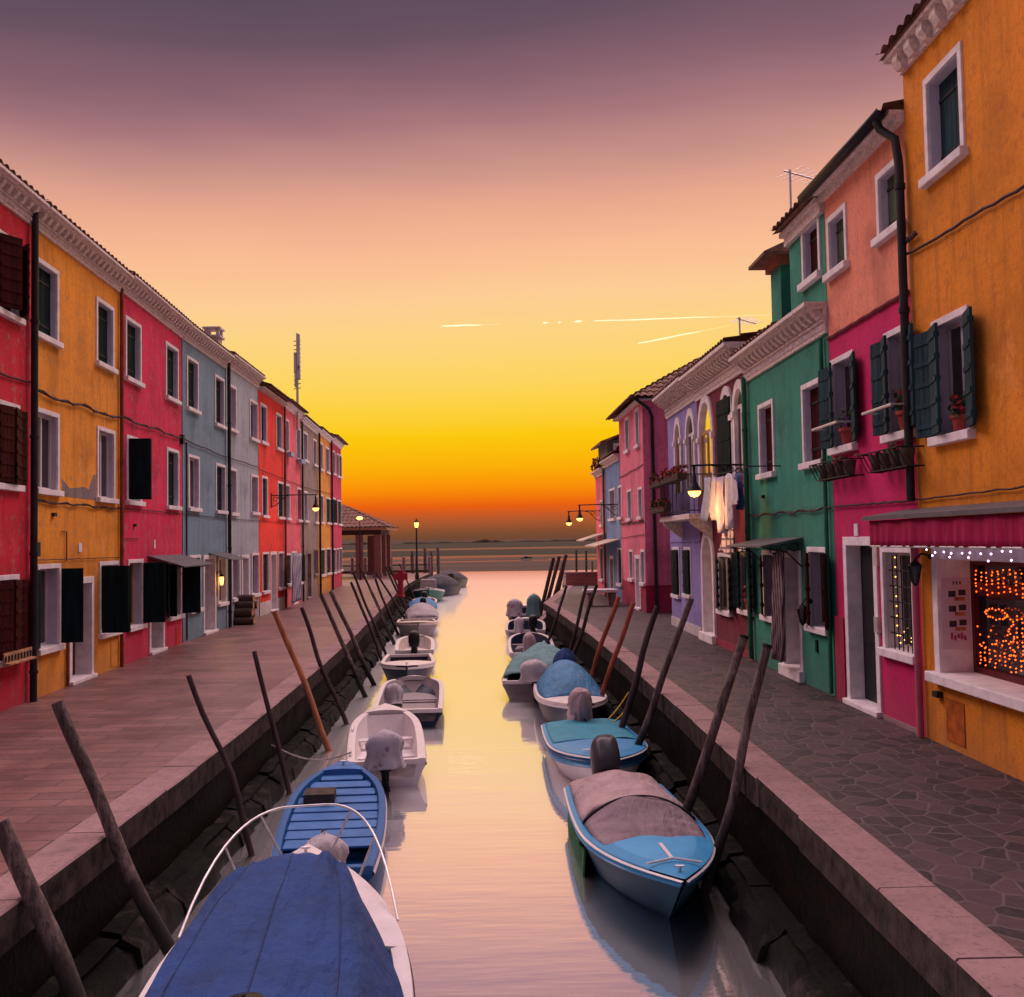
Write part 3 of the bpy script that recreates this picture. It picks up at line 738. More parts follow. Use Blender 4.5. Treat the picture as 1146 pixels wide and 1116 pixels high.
a, z = h.loc(73.5, 664); mb = MB(); mb.tube([h.p(a, .04, 0.02), h.p(a, .04, 1.55)], .03, 8); h.part('drainpipe', PIPER, mb)
a, z = h.loc(73, 595); mb = MB(); mb.tube([h.p(a, .03, h.loc(73, 628)[1]), h.p(a, .03, z), h.p(a-.25, .03, z)], .012, 6); h.part('conduit', CABLE, mb)
h.plate(89, 613, .17, .18, STONE, 'number_plate'); h.plate(59, 576, .13, .07, IRON, 'vent', .06); h.plate(38, 615, .14, .26, IRON, 'bell_box', .09)
h.plate(127.5, 730, .42, .62, simple('meter_door', (.62, .25, .05), .7, .2, 5), 'meter_door', .012)

h = House('magenta_house', 'magenta house with a sheet canopy over its door, beside the blue-grey house', -1, 135.5, 204, P['magenta'], (137, 328), group=GL)
h.window(139.7, 157.4, 352, 425.6, 's'); h.window(184.8, 199, 381, 446.6, 's')
h.window(141, 158, 486, 565, 'g', (('n', 88), ('n', 60)), battens=2); h.window(186, 199.6, 500, 570, 's')
h.window(142.6, 159.7, 626.4, 707.6, 'gy', (('f', 96, .5), ('f', 165)), reveal=.2); h.window(187.5, 202.5, 628, 695.7, 'gy', (('n', 168), ('n', 100, .2), ('f', 100, .5)), reveal=.2)
h.door(166.4, 183.4, 637, mt=RDOOR)
h.walls(); z = h.cornice(h.H); h.roof(z)
h.cable(h.loc(137, 467)[1], h.loc(203, 490)[1], .018, .05, .05, twist=True); h.cable(h.loc(137, 569)[1], h.loc(203, 575)[1], .013, 0); h.cable(h.loc(137, 603)[1], h.loc(155, 603)[1], .01, 0, s1=1.2)
h.plate(172.5, 609, .12, .22, STONE, 'number_plate'); h.plate(150, 588, .1, .06, IRON, 'vent', .06)
h.plate(202, 492, .16, .26, IRON, 'junction_box', .1)
a0, z0 = h.loc(165, 622); a1 = h.loc(203, 622)[0]; mb = MB()
mb.prism([h.p(a0, .01, z0), h.p(a0, .9, z0-.28), h.p(a0, .9, z0-.31), h.p(a0, .01, z0-.03)], (a1-a0, 0, 0))
c = h.part('canopy', SHEET, mb)
for a in (a0+.1, a1-.1): mb = MB(); mb.tube([h.p(a, .02, z0-.55), h.p(a, .4, z0-.40), h.p(a, .82, z0-.30)], .013, 6); mb.tube([h.p(a, .02, z0-.1), h.p(a, .82, z0-.30)], .012, 6); h.part('bracket', IRON, mb, c)
h.plate(199, 716, .4, .7, simple('meter_door_red', (.50, .03, .04), .7, .2, 5), 'meter_door', .012)

h = House('blue_grey_house', 'blue-grey house with white window surrounds and a lit lantern by its door', -1, 205, 253.5, P['slate'], (206, 381), group=GL)
hsl = h
h.window(208.5, 221.5, 397, 458.7, 's'); h.window(240, 250.6, 418, 476.5, 's')
h.window(210, 222.5, 507.6, 572, 'h'); h.window(241, 252, 517.6, 574.7, 's')
h.window(211.3, 224, 621.5, 687.5, 's'); h.window(243.5, 253, 623, 679.4, 'h')
h.door(227, 241, 621.5, mt=GDOOR)
h.walls(); z = h.cornice(h.H); h.roof(z)
h.cable(h.loc(206, 492)[1], h.loc(253, 512)[1], .017, .03, .05); h.cable(h.loc(206, 575)[1], h.loc(253, 581)[1], .012, 0)
a, z = h.loc(207.5, 495); mb = MB(); mb.tube([h.p(a, .03, .05), h.p(a, .03, z)], .022, 6); h.part('conduit', IRON, mb)
a0, z0 = h.loc(233, 619); mb = MB(); mb.prism([h.p(a0, .01, z0), h.p(a0, .75, z0-.22), h.p(a0, .75, z0-.24), h.p(a0, .01, z0-.02)], (h.L-a0-.05, 0, 0)); h.part('canopy', SHEET, mb)

h = House('pale_grey_house', 'pale grey house with logs stacked beside its door', -1, 254, 290, P['grey'], (256, 412), group=GL)
hgr = h
h.window(256, 264, 428.8, 482, 'g', reveal=.13); h.window(279, 288, 445.6, 492, 'g', reveal=.13)
h.window(257, 264.5, 523, 577, 'g', reveal=.13); h.window(280.5, 288.5, 530, 576, 'g', reveal=.13)
h.window(259, 268, 622, 674, 'g', reveal=.22); h.window(281.3, 289.3, 619, 669, 'g', reveal=.13); h.door(270, 278.4, 621, mt=GDOOR)
h.walls(); z = h.cornice(h.H, 'full', h=.40); h.roof(z)
h.cable(h.loc(256, 512)[1], h.loc(289, 523)[1], .016, .03, .05); h.cable(h.loc(256, 581)[1], h.loc(289, 583)[1], .011, 0)
h.pipe(.02, 0, h.H+.1, .06, PIPED, .1); a = .42; mb = MB(); mb.tube([h.p(a, .05, 0), h.p(a, .05, 2.2)], .03, 8); h.part('conduit', STEEL, mb)

h = House('scarlet_house', 'bright orange-red house with a pale plinth and a lamp bracket on its front', -1, 290.5, 318, P['scarlet'], (291, 437.5), group=GL)
hsc = h
h.window(291, 298, 450, 496, 's'); h.window(308.5, 315, 461, 503, 's', mt=OLV)
h.window(292.6, 299, 532, 579.5, 's', reveal=.06); h.window(310.3, 317.3, 538, 581, 's', reveal=.05)
h.window(293, 300.5, 618, 665.5, 's', reveal=.06); h.window(311, 317.3, 617.5, 661, 'g', reveal=.13); h.door(302, 309.4, 617.5, mt=GDOOR)
h.walls(); z = h.cornice(h.H, 'eaves'); h.roof(z, .5, 22)
h.cable(h.loc(291, 526)[1], h.loc(317, 536)[1], .015, .02, .05); h.cable(h.loc(291, 583)[1], h.loc(317, 585)[1], .011, 0)
mb = MB()
dz = h.holes[-1]; h.box(mb, .01, dz[0]-.01, 0, .02, 0, .50); h.part('plinth', P['whitewash'], mb); mb = MB(); h.box(mb, dz[1]+.01, h.L-.05, 0, .02, 0, .50); h.part('plinth', P['whitewash'], mb)

h = House('rose_house', 'rose pink house with dark ground-floor shutters and blue flower boxes', -1, 318, 337.5, P['rose'], (318.5, 457), group=GL)
hro = h
for (x0, x1, yt, yb) in ((318.9, 323, 468, 507), (331, 335.8, 477, 515)):
    w, q = h.window(x0, x1, yt, yb, 'g', reveal=.13)
    mb = MB(); h.box(mb, q[0]-.02, q[1]+.02, .10, .26, q[2]-.12, q[2]+.06); h.part('flower_box', simple('box_blue', (.28, .38, .55), .6, .2, 4), mb, w)
h.window(319.3, 324, 541, 582, 'g', reveal=.13); h.window(332, 337, 545, 584, 'g', reveal=.13)
h.window(320, 325.5, 619.5, 657, 's', (('n', 172),), reveal=.05); h.window(332, 337, 619, 655, 's', (('f', 172),), reveal=.05)
h.door(326, 331.5, 617, mt=RDOOR)
h.walls(); z = h.cornice(h.H, 'band'); h.roof(z, .42, 18)
h.pipe(.03, 0, h.H, .05, PIPER, .08); h.cable(h.loc(319, 537)[1], h.loc(337, 544)[1], .015, .02, .05); h.cable(h.loc(319, 585)[1], h.loc(337, 587)[1], .011, 0)

h = House('bare_plaster_house', 'grey-brown house of bare worn plaster between the rose and the amber house', -1, 337.8, 356.5, P['bare'], (338.5, 474), group=GL)
h.window(339, 343.7, 482, 516, 'g', reveal=.2); h.window(350, 354, 490, 521, 'g', reveal=.2)
h.window(339.5, 344, 549, 584.5, 'g', reveal=.2); h.window(351, 355, 553, 586, 'g', reveal=.2)
h.door(343, 348, 617, mt=GDOOR, smat=P['bare']); h.window(351, 355.3, 614, 645, 's', mt=BRN, smat=P['bare'])
h.walls(); z = h.cornice(h.H, 'band'); h.roof(z)
h.pipe(.03, 0, h.H, .045, PIPED, .08); h.cable(h.loc(339, 545)[1], h.loc(356, 550)[1], .015, .02, .05)

h = House('amber_house', 'narrow amber yellow house, second from the far end of the left row', -1, 356.8, 370.5, P['amber'], (357.5, 486.5), group=GL)
h.window(357.2, 360.8, 494, 526, 'g', reveal=.2); h.window(364, 368, 499, 529, 'g', reveal=.2)
h.window(358, 361.5, 553, 586, 'g', reveal=.2); h.window(364.5, 369.5, 556, 586.6, 's', (('f', 165),), reveal=.05)
h.window(358.5, 363.5, 614, 646, 's', reveal=.05); h.window(365, 370, 613.5, 644, 's', reveal=.05)
h.walls(); z = h.cornice(h.H, 'band'); h.roof(z)
h.pipe(.03, 0, h.H, .06, PIPED, .1); h.cable(h.loc(358, 550)[1], h.loc(370, 553)[1], .014, .01, .05)

h = House('end_crimson_house', 'crimson house at the far end of the left row, next to the tiled shelter', -1, 370.8, 383, P['crimson_far'], (371.5, 495), group=GL)
for (x0, x1, yt, yb, k) in ((372, 374.6, 503.5, 531, 's'), (376.5, 379, 506.5, 533.5, 's'), (379.6, 382, 508, 534.7, 's'), (372.3, 375.3, 556.5, 587, 's'), (377.5, 381.8, 559, 588, 's'), (372.5, 375.4, 614, 643, 's'), (376.4, 379, 613.5, 641.5, 's'), (379.8, 382.4, 613, 640, 's')):
    h.window(x0, x1, yt, yb, k, reveal=.06)
h.walls(); z = h.cornice(h.H, 'band'); h.roof(z, .5)
h.pipe(.03, 0, h.H, .06, PIPED, .1)

# ---- right row ------------------------------------------------------------
def house_r(name, label, pn, pf, mat_, top): return House(name, label, 1, pn, pf, mat_, top, group=GR)
# ochre shop house
h = house_r('ochre_house', 'tall ochre house with a crimson awning over a lit shop window, right edge', 1330, 1036.5, P['ochre'], (1018, 76))
hoc = h
h.window(1034.3, 1078.5, 91, 214, 's', mt=TEAL, reveal=.14)
a1_, _ = h.loc(1043.6, 361); a0_, _ = h.loc(1084.6, 345)
w, q = h.window(0, 0, 0, 0, 'g', (('f', 172), ('f', 14, .4), ('n', 164)), mt=TEAL, ss=(a0_, a1_), zs=(h.loc(1043.6, 501)[1], h.loc(1043.6, 361)[1]), battens=5, reveal=.13)
qmid = q
a1_, zt_ = h.loc(1044, 613); a0_ = h.loc(1172, 620)[0]; zb_ = h.loc(1049, 762)[1]
h.holes.append((a0_, a1_, zb_, zt_)); shop = (a0_, a1_, zb_, zt_)
h.window(1190, 1240, 30, 150, 's', mt=TEAL, ss=(h.loc(1320, 400)[0]+.3, h.loc(1320, 400)[0]+1.3), zs=(qmid[2], qmid[3]))
h.walls()
# display window
b_ = .14; dp = .45
mb = MB(); h.box(mb, a0_, a0_+b_, -dp, .03, zb_+.12, zt_-b_); h.box(mb, a1_-b_, a1_, -dp, .03, zb_+.12, zt_-b_); h.box(mb, a0_, a1_, -dp, .03, zt_-b_, zt_)
win = h.part('display_window', STONE, mb, bevel=.006)
mb = MB(); h.box(mb, a0_-.05, a1_+.05, -dp-.1, .14, zb_, zb_+.12); h.part('sill', STONE, mb, win, bevel=.01)
i0, i1, z0, z1 = a0_+b_, a1_-b_, zb_+.12, zt_-b_; zm = z0+(z1-z0)*.68
mb = MB(); REDW = simple('shop_frame_red', (.10, .012, .016), .4, .2, 3, .1)
for (q0, q1, r0, r1) in ((i0, i0+.07, z0, z1), (i1-.07, i1, z0, z1), (i0+.07, i1-.07, z0, z0+.07), (i0+.07, i1-.07, z1-.07, z1), (i0+.07, i1-.07, zm, zm+.16)): h.box(mb, q0, q1, -dp+.0, -dp+.07, r0, r1)
h.part('sash', REDW, mb, win)
mb = MB(); h.box(mb, i0, i1, -dp-.03, -dp-.005, z0, z1); h.part('pane', GLASS, mb, win)
mb = MB(); h.box(mb, i1-.008, i1-.002, -dp+.09, -.02, z0+.28, z0+1.14)
CARD = simple('menu_card', (.62, .50, .55), .6, .1, 3, 0)
MENU1 = simple('menu_photo_dark', (.05, .03, .035), .5, .6, 14, 0); MENU2 = simple('menu_photo_orange', (.42, .15, .06), .5, .5, 18, 0); MENU3 = simple('menu_photo_pink', (.40, .06, .14), .5, .5, 22, 0)
po = h.part('menu_poster', CARD, mb, win)
mb = MB(); hp = (dp-.11-.05)
def mrect(u0, u1, v0, v1, mi): h.box(mb, i1-.012, i1-.0085, -dp+.10+hp*u0, -dp+.10+hp*u1, z0+.28+.86*v0, z0+.28+.86*v1, mi)
for k in range(3):
    v = .24+.21*k
    mrect(.10, .90, v, v+.185, 0)
    mb2 = mb
    for (u0, u1, v0, v1, mi) in ((.14, .44, .09, .17, 1), (.56, .86, .07, .155, 1), (.18, .62, .015, .065, 2)):
        h.box(mb, i1-.016, i1-.0125, -dp+.10+hp*u0, -dp+.10+hp*u1, z0+.28+.86*(v+v0), z0+.28+.86*(v+v1), mi)
for k in range(5): mrect(.16+.14*k, .26+.14*k, .12+.015*(k % 3), .19+.02*((k*2) % 3), 3)
for k in range(3): mrect(.32+.14*k, .38+.14*k, .90, .95, 1)
h.part('menu_picture', [CARD, MENU1, MENU2, MENU3], mb, po)
z = h.H; mb = MB(); n = int(h.L/.34)
for i in range(n):
    q = h.L*(i+.5)/n; pts = [h.p(q-.08, .0, z), h.p(q-.08, .12, z), h.p(q-.08, .18, z+.10), h.p(q-.08, .18, z+.2), h.p(q-.08, .0, z+.2)]; mb.prism(pts, (.16, 0, 0))
h.box(mb, .003, h.L+.10, -.02, .22, z+.2, z+.25); h.box(mb, .003, h.L-.003, -.02, .05, z+.001, z+.199); h.part('cornice', CORN, mb); h.roof(z+.25, .28, 16, 4.2, 0, h.L+.12)
# awning: grey sheet roof and hanging crimson valance
a1_, z1_ = h.loc(1018, 564); zt_ = h.loc(1040, 570)[1]
mb = MB(); L1 = h.L+.28
mb.prism([h.p(.2, .02, zt_+.02), h.p(.2, .62, zt_-.07), h.p(.2, .62, zt_-.12), h.p(.2, .02, zt_-.03)], (L1-.2, 0, 0)); aw = h.part('awning', SHEET, mb)
VAL = simple('awning_cloth', (.30, .008, .055), .85, .25, 3, .1, 0, (6, 6, .5))
mb = MB(); rows = []
for j in range(5):
    r = []
    for i in range(121):
        a = .22+(L1-.34)*i/120; r.append(h.p(a, .56+.02*math.sin(i*1.1)*j/4+.012*math.sin(i*.37), zt_-.125-.32*j/4))
    rows.append(r)
mb.grid(rows); h.part('valance', VAL, mb, aw, smooth=60, solid=.006)
mb = MB(); mb.tube([h.p(.22, .56, zt_-.45), h.p(L1-.12, .56, zt_-.45)], .014, 6); h.part('valance_bar', STEEL, mb, aw)
h.plate(1053, 777, .13, .07, IRON, 'vent', .08); h.plate(1070, 808, .46, .50, simple('meter_rust', (.36, .085, .012), .8, .4, 6), 'meter_door', .012)
h.cable(h.loc(1146, 213)[1], h.loc(1022, 282)[1], .018, .02, .04, s0=h.loc(1200, 195)[0]); h.cable(h.loc(1030, 262)[1], h.loc(1030, 262)[1], .02, 0, .05, s0=h.L-.35, twist=True)
h.cable(h.loc(1035, 555)[1], h.loc(1146, 548)[1], .012, 0, .04)
# pots on the upper sill
a, z = (qmid[0]+qmid[1])/2, qmid[2]+.11

# fuchsia and salmon house
h = house_r('fuchsia_house', 'house with a fuchsia lower half and a salmon top floor, beside the ochre shop', 1036.3, 940, P['fuchsia'], (1015, 133))
hfu = h
zsp = h.loc(1018, 328)[1]
h.window(926, 948, 246, 317.7, 's', mt=OLV); h.window(981, 1010.7, 197, 279, 's', mt=OLV)
def sh_win(h, xf, xn, ytf, ybf, shut, mt, battens=4):
    a1, z1 = h.loc(xf, ytf); a0 = h.loc(xn, ytf)[0]; z0 = h.loc(xf, ybf)[1]
    return h.window(0, 0, 0, 0, 'g', shut, mt=mt, ss=(min(a0, a1), max(a0, a1)), zs=(z0, z1), battens=battens, reveal=.13)
w1_, qf1 = sh_win(h, 930.5, 956, 404, 511, (('f', 172), ('f', 16, .36), ('n', 166)), TEAL)
w2_, qf2 = sh_win(h, 990, 1020, 374, 497.6, (('f', 172), ('f', 16, .36), ('n', 166)), TEAL)
h.door(944.5, 981.6, 601, mt=IRON, reveal=.2)
zt_ = h.loc(989, 611)[1]
wg, qg = h.window(0, 0, 0, 0, 'g', (), ss=(h.loc(1026, 680)[0], h.loc(988.5, 680)[0]), zs=(h.loc(990, 733)[1], zt_), reveal=.2)
mb = MB(); i0, i1, z0, z1 = qg[0]+.12, qg[1]-.12, qg[2]+.11, qg[3]-.12
for k in range(1, 6): mb.tube([h.p(i0+(i1-i0)*k/6, -.04, z0), h.p(i0+(i1-i0)*k/6, -.04, z1)], .009, 6)
for k in range(1, 6): mb.tube([h.p(i0, -.05, z0+(z1-z0)*k/6), h.p(i1, -.05, z0+(z1-z0)*k/6)], .011, 6)
h.part('grille', IRON, mb, wg)
for q in (qf1, qf2):
    mb = MB(); zc = q[2]+.42
    mb.tube([h.p(q[0]-.05, .30, zc), h.p(q[1]+.1, .30, zc)], .022, 8); mb.tube([h.p(q[0]-.05, .0, zc), h.p(q[0]-.05, .30, zc)], .014, 6); mb.tube([h.p(q[1]+.1, 0, zc), h.p(q[1]+.1, .30, zc)], .014, 6)
    h.part('window_bar', STEEL, mb)
hh_ = h.H
save = list(h.holes)
h.H = zsp; h.holes = [q for q in save if q[3] < zsp]; 
h.extra = []; h.walls()
# salmon storey: its own plaster, same plane
mb = MB(); up = [q for q in save if q[3] > zsp]
xs = sorted({0, h.L, *[v for q in up for v in q[:2]]}); zs_ = sorted({zsp, hh_, *[v for q in up for v in q[2:4]]})
for i in range(len(xs)-1):
    for j in range(len(zs_)-1):
        cx, cz = (xs[i]+xs[i+1])/2, (zs_[j]+zs_[j+1])/2
        if any(q[0] < cx < q[1] and q[2] < cz < q[3] for q in up): continue
        mb.quad(h.p(xs[i], 0, zs_[j]), h.p(xs[i+1], 0, zs_[j]), h.p(xs[i+1], 0, zs_[j+1]), h.p(xs[i], 0, zs_[j+1]))
D = -h.depth
for a in (.004, h.L-.004): mb.quad(h.p(a, 0, zsp), h.p(a, D, zsp), h.p(a, D, hh_), h.p(a, 0, hh_))
mb.quad(h.p(0, D, zsp), h.p(h.L, D, zsp), h.p(h.L, D, hh_), h.p(0, D, hh_)); mb.quad(h.p(0, 0, hh_), h.p(h.L, 0, hh_), h.p(h.L, D, hh_), h.p(0, D, hh_))
h.part('upper_wall', P['salmon'], mb, fix=False); h.H = hh_
mb = MB(); mb.tube([h.p(.02+(h.L-.04)*i/20, .02, zsp+.02+.006*math.sin(i*2)) for i in range(21)], .03, 6); h.part('ledge', P['wine'], mb)
mb = MB(); h.box(mb, .003, h.L-.003, -.02, .10, hh_, hh_+.10); h.box(mb, .003, h.L-.003, -.02, .2, hh_+.101, hh_+.16); h.part('cornice', CORN, mb); h.roof(hh_+.16, .24, 16, 4.2)
mb = MB(); rows = []
for a in (0.0, h.L*.5, h.L+.25):
    rows.append([h.p(a,   .27+.08*math.cos(t_), hh_+.18+.09*math.sin(t_)) for t_ in [PI*k/8 for k in range(8, 17)]])
mb.grid(rows); h.part('gutter', IRON, mb, solid=.006, smooth=60)
mb = MB(); zz0 = h.loc(1031, 560)[1]
mb.tube([h.p(.22, .27, hh_+.10), h.p(.20, .24, hh_-.02), h.p(.02, .12, hh_-.22), h.p(-.03, .10, hh_-.6), h.p(-.03, .10, zz0)], .055, 10)
for k in (zz0+.6, zz0+2.4, zz0+4): mb.tube([h.p(-.03, .10, k), h.p(-.03, .10, k+.07)], .07, 10)
h.part('drainpipe', PIPED, mb, smooth=40)
mb = MB(); mb.tube([h.p(-.03, .08, .02), h.p(-.03, .08, zz0-.1)], .045, 10); h.part('lower_drainpipe', PIPEP, mb, smooth=40)
h.plate(959, 593, .14, .18, STONE, 'number_plate'); h.plate(981.5, 623, .13, .26, STEEL, 'doorbell', .03); h.plate(984.5, 699, .12, .22, STEEL, 'letter_box', .06)
h.cable(h.loc(1028, 560)[1], h.loc(936, 567)[1], .016, 0, .04)
mb = MB(); dz = [q for q in save if q[2] == 0][0]; h.box(mb, .1, dz[0]-.02, 0.001, .02, 0, .06); h.part('plinth', KERB, mb)
mb = MB(); h.box(mb, dz[1]+.02, h.L-.003, 0, .05, 0, h.loc(941, 690)[1]); h.part('pilaster', P['dado'], mb)

# green house
h = house_r('green_house', 'green house with red-brown shutters, a door curtain and a roof turret', 939.5, 844, P['green'], (844, 423))
hgn = h
a1_, z1_ = h.loc(884, 262); zup = h.loc(922, 238)[1]; asp = h.loc(884, 300)[0]
h.window(897.4, 918, 257.5, 327.7, 's', mt=BRN)
def win_f(h, xf, xn, yt, yb, **k):
    a1, z1 = h.loc(xf, yt); a0 = h.loc(xn, yt)[0]; z0 = h.loc(xf, yb)[1]
    return h.window(0, 0, 0, 0, k.pop('back', 's'), k.pop('shut', ()), ss=(min(a0, a1), max(a0, a1)), zs=(z0, z1), **k)
win_f(h, 849, 866, 454, 538, mt=BRN); win_f(h, 897.5, 921, 432, 527, mt=BRN)
win_f(h, 853.5, 870, 616, 693, back='g', shut=(('f', 14), ('n', 166)), mt=BRN, reveal=.13); win_f(h, 904, 926, 612, 705, back='g', shut=(('f', 14), ('n', 160)), mt=BRN, reveal=.13)
h.door(875.6, 898.6, 617, mt=WDOOR, ss=(h.loc(898.6, 700)[0], h.loc(875.6, 700)[0]), zt=h.loc(890, 616)[1], step=.2)
h.walls([(0, asp, zup), (asp, h.L, h.H)])
z = h.cornice(h.H, 'full', h=.5, over=.30, mt=CORN)
h.roof(z, .34, 14, 4.2, asp+.02, h.L)
mb = MB(); h.box(mb, .003, asp+.05, -.02, .08, zup, zup+.16); h.box(mb, .003, asp+.08, -.02, .16, zup+.161, zup+.24); h.part('upper_cornice', CORN, mb); h.roof(zup+.24, .3, 16, 4.2, 0, asp+.1)
h.pipe(h.L-.10, .05, h.H+.1, .05, PIPEG, .09)
a = h.loc(934, 600)[0]; mb = MB(); mb.tube([h.p(.18, .06, .05), h.p(.18, .06, h.H-.05)], .035, 8); h.part('conduit', PIPEG, mb)
h.cable(h.loc(938, 568)[1], h.loc(850, 576)[1], .014, .01, .04, twist=True); h.cable(h.loc(938, 440)[1], h.loc(850, 470)[1], .012, 0, s1=.4)
# roof turret
ta0 = h.loc(873, 330)[0]; ta1 = h.loc(862, 330)[0]; tz = h.loc(870, 285)[1]
mb = MB(); h.box(mb, ta0, ta1, -1.6, -.02, h.H, tz); tw = h.part('turret', P['green'], mb)
mb = MB(); h.box(mb, ta0-.08, ta1+.08, -1.68, .06, tz-.22, tz-.06); h.part('turret_band', simple('turret_brick', (.30, .10, .06), .9, .3, 6), mb, tw)
mb = MB(); cx_ = (ta0+ta1)/2; ov = .32; zr = tz+.55
base = [h.p(ta0-ov*.5, ov, tz), h.p(ta1+ov, ov, tz), h.p(ta1+ov, -1.62-ov, tz), h.p(ta0-ov*.5, -1.62-ov, tz)]
mb.add(base+[h.p(ta0+.1, -.8, zr)], [(0, 1, 2, 3), (0, 1, 4), (1, 2, 4), (2, 3, 4), (3, 0, 4)])
mb.add([q-Vector((0, 0, .06)) for q in base]+base, [(0, 1, 5, 4), (1, 2, 6, 5), (2, 3, 7, 6), (3, 0, 4, 7), (0, 1, 2, 3)]); h.part('turret_roof', TILE, mb, tw)
# canopy over the door
a0_, z0_ = h.loc(899.4, 609); a1_ = h.loc(855, 612)[0]
mb = MB(); mb.prism([h.p(a0_, .01, z0_+.12), h.p(a0_, .75, z0_-.02), h.p(a0_, .75, z0_-.05), h.p(a0_, .01, z0_+.09)], (a1_-a0_, 0, 0)); c = h.part('canopy', SHEET, mb)
for a in (a0_+.05, a1_-.05):
    mb = MB(); mb.tube([h.p(a, .02, z0_-.4), h.p(a, .3, z0_-.12), h.p(a, .7, z0_-.05)], .014, 6)
    for k in range(3):
        c_ = Vector(h.p(a, .15+.18*k, z0_-.05-.02*k)); mb.tube([c_+h.p(0, .07*math.cos(q*.7), .07*math.sin(q*.7)) for q in range(10)], .01, 5)
    h.part('bracket', IRON, mb, c)
h.plate(855, 556, .1, .06, IRON, 'vent', .06); h.plate(915, 723, .08, .2, IRON, 'vent', .03)

# arched openings
def arch_pts(a0, a1, z0, zs, n=12):
    r = (a1-a0)/2; c = (a0+a1)/2
    return [(a0, z0), (a0, zs)]+[(c-r*math.cos(PI*k/n), zs+r*1.25*math.sin(PI*k/n)) for k in range(1, n)]+[(a1, zs), (a1, z0)]
def arch_window(h, xf, xn, ytop, zbot, back, bw=.16, pr=.05):
    "stone-ringed arch; xf, xn outer edges, ytop the crown of the stone ring"
    a1 = h.loc(xf, ytop+20)[0]; a0 = h.loc(xn, ytop+20)[0]; zt = h.loc((xf+xn)/2, ytop)[1]
    a0, a1 = min(a0, a1), max(a0, a1); r = (a1-a0)/2; zs = zt-r*1.25
    h.holes.append((a0, a1, zbot, zt))
    outer = arch_pts(a0, a1, zbot, zs); inner = arch_pts(a0+bw, a1-bw, zbot, zs)
    def spandrel(mb):
        n = len(outer); half = n//2
        for i in range(1, half): mb.add([h.p(a0, 0, zt), h.p(outer[i][0], 0, outer[i][1]), h.p(outer[i+1][0], 0, outer[i+1][1])], [(0, 1, 2)])
        for i in range(half, n-2): mb.add([h.p(a1, 0, zt), h.p(outer[i][0], 0, outer[i][1]), h.p(outer[i+1][0], 0, outer[i+1][1])], [(0, 1, 2)])
        mb.add([h.p(a0, 0, zt), h.p(outer[half][0], 0, outer[half][1]), h.p(a1, 0, zt)], [(0, 1, 2)])
    h.extra.append(spandrel)
    mb = MB()
    R_ = [[h.p(p[0], dd, p[1]) for p in q] for q, dd in ((outer, 0), (outer, pr), (inner, pr), (inner, -.04))]
    mb.grid(R_); w = h.part('window', STONE, mb, fix=True)
    mb = MB(); n = len(inner); mb.add([h.p(p[0], -.036, p[1]) for p in inner], [tuple(range(n))])
    h.part('pane' if back != DKG else 'shutter', back, mb, w, fix=False)
    if back in (MIRROR, GLASS):
        mb = MB(); c = (a0+a1)/2
        h.box(mb, c-.035, c+.035, -.035, -.01, zbot, zs+.02); h.box(mb, a0+bw, a1-bw, -.034, -.008, zs+.021, zs+.10)
        h.box(mb, a0+bw, a0+bw+.05, -.035, -.01, zbot, zs); h.box(mb, a1-bw-.05, a1-bw, -.035, -.01, zbot, zs); h.part('sash', FRAMEY if back == MIRROR else WDOOR, mb, w)
    mb = MB(); h.box(mb, a0-.04, a0+bw+.02, 0, .09, zs-.14, zs-.02); h.box(mb, a1-bw-.02, a1+.04, 0, .09, zs-.14, zs-.02); h.part('impost', STONE, mb, w)
    return w, (a0, a1, zbot, zs, zt)
h = house_r('wine_house', 'dark wine red house with arched white windows and laundry hung in front', 843.5, 786.5, P['wine'], (836, 414))
hwi = h
zfl = h.loc(800, 560)[1]
wA, qA = arch_window(h, 781.9, 798.8, 441, h.loc(790, 548)[1], MIRROR)
wB, qB = arch_window(h, 806.7, 821, 431.5, h.loc(812, 540)[1], GLASS)
wC, qC = arch_window(h, 821.2, 835.5, 424, h.loc(828, 533)[1], GLASS)
h.leaf(wB, qB[0]+.10, 1, qB[2]+.02, qB[4]-.30, (qB[1]-qB[0])*.86, 3, DKG, 3)
win_f(h, 804, 818, 618.7, 686, back='g', shut=(('f', 12), ('n', 165)), mt=DKG, reveal=.03, battens=6)
wR, qR = win_f(h, 828, 841.5, 612, 686, back='g', shut=(('f', 172), ('f', 14), ('n', 165)), mt=DKG, reveal=.03, battens=6)
# arched white doorway
a1_ = h.loc(787.5, 680)[0]; a0_ = h.loc(801.5, 680)[0]; zt_ = h.loc(794, 592)[1]
zsD = zt_-(a1_-a0_)/2*1.25
h.holes.append((a0_, a1_, 0, zt_)); outer = arch_pts(a0_, a1_, 0, zsD); inner = arch_pts(a0_+.16, a1_-.16, .2, zsD)
def sp2(mb, outer=outer, a0=a0_, a1=a1_, zt=zt_):
    n = len(outer); half = n//2
    for i in range(1, half): mb.add([h.p(a0, 0, zt), h.p(outer[i][0], 0, outer[i][1]), h.p(outer[i+1][0], 0, outer[i+1][1])], [(0, 1, 2)])
    for i in range(half, n-2): mb.add([h.p(a1, 0, zt), h.p(outer[i][0], 0, outer[i][1]), h.p(outer[i+1][0], 0, outer[i+1][1])], [(0, 1, 2)])
h.extra.append(sp2)
mb = MB(); mb.grid([[h.p(p[0], dd, p[1]) for p in q] for q, dd in ((outer, 0), (outer, .05), (inner, .05), (inner, -.3))]); dr = h.part('door', STONE, mb)
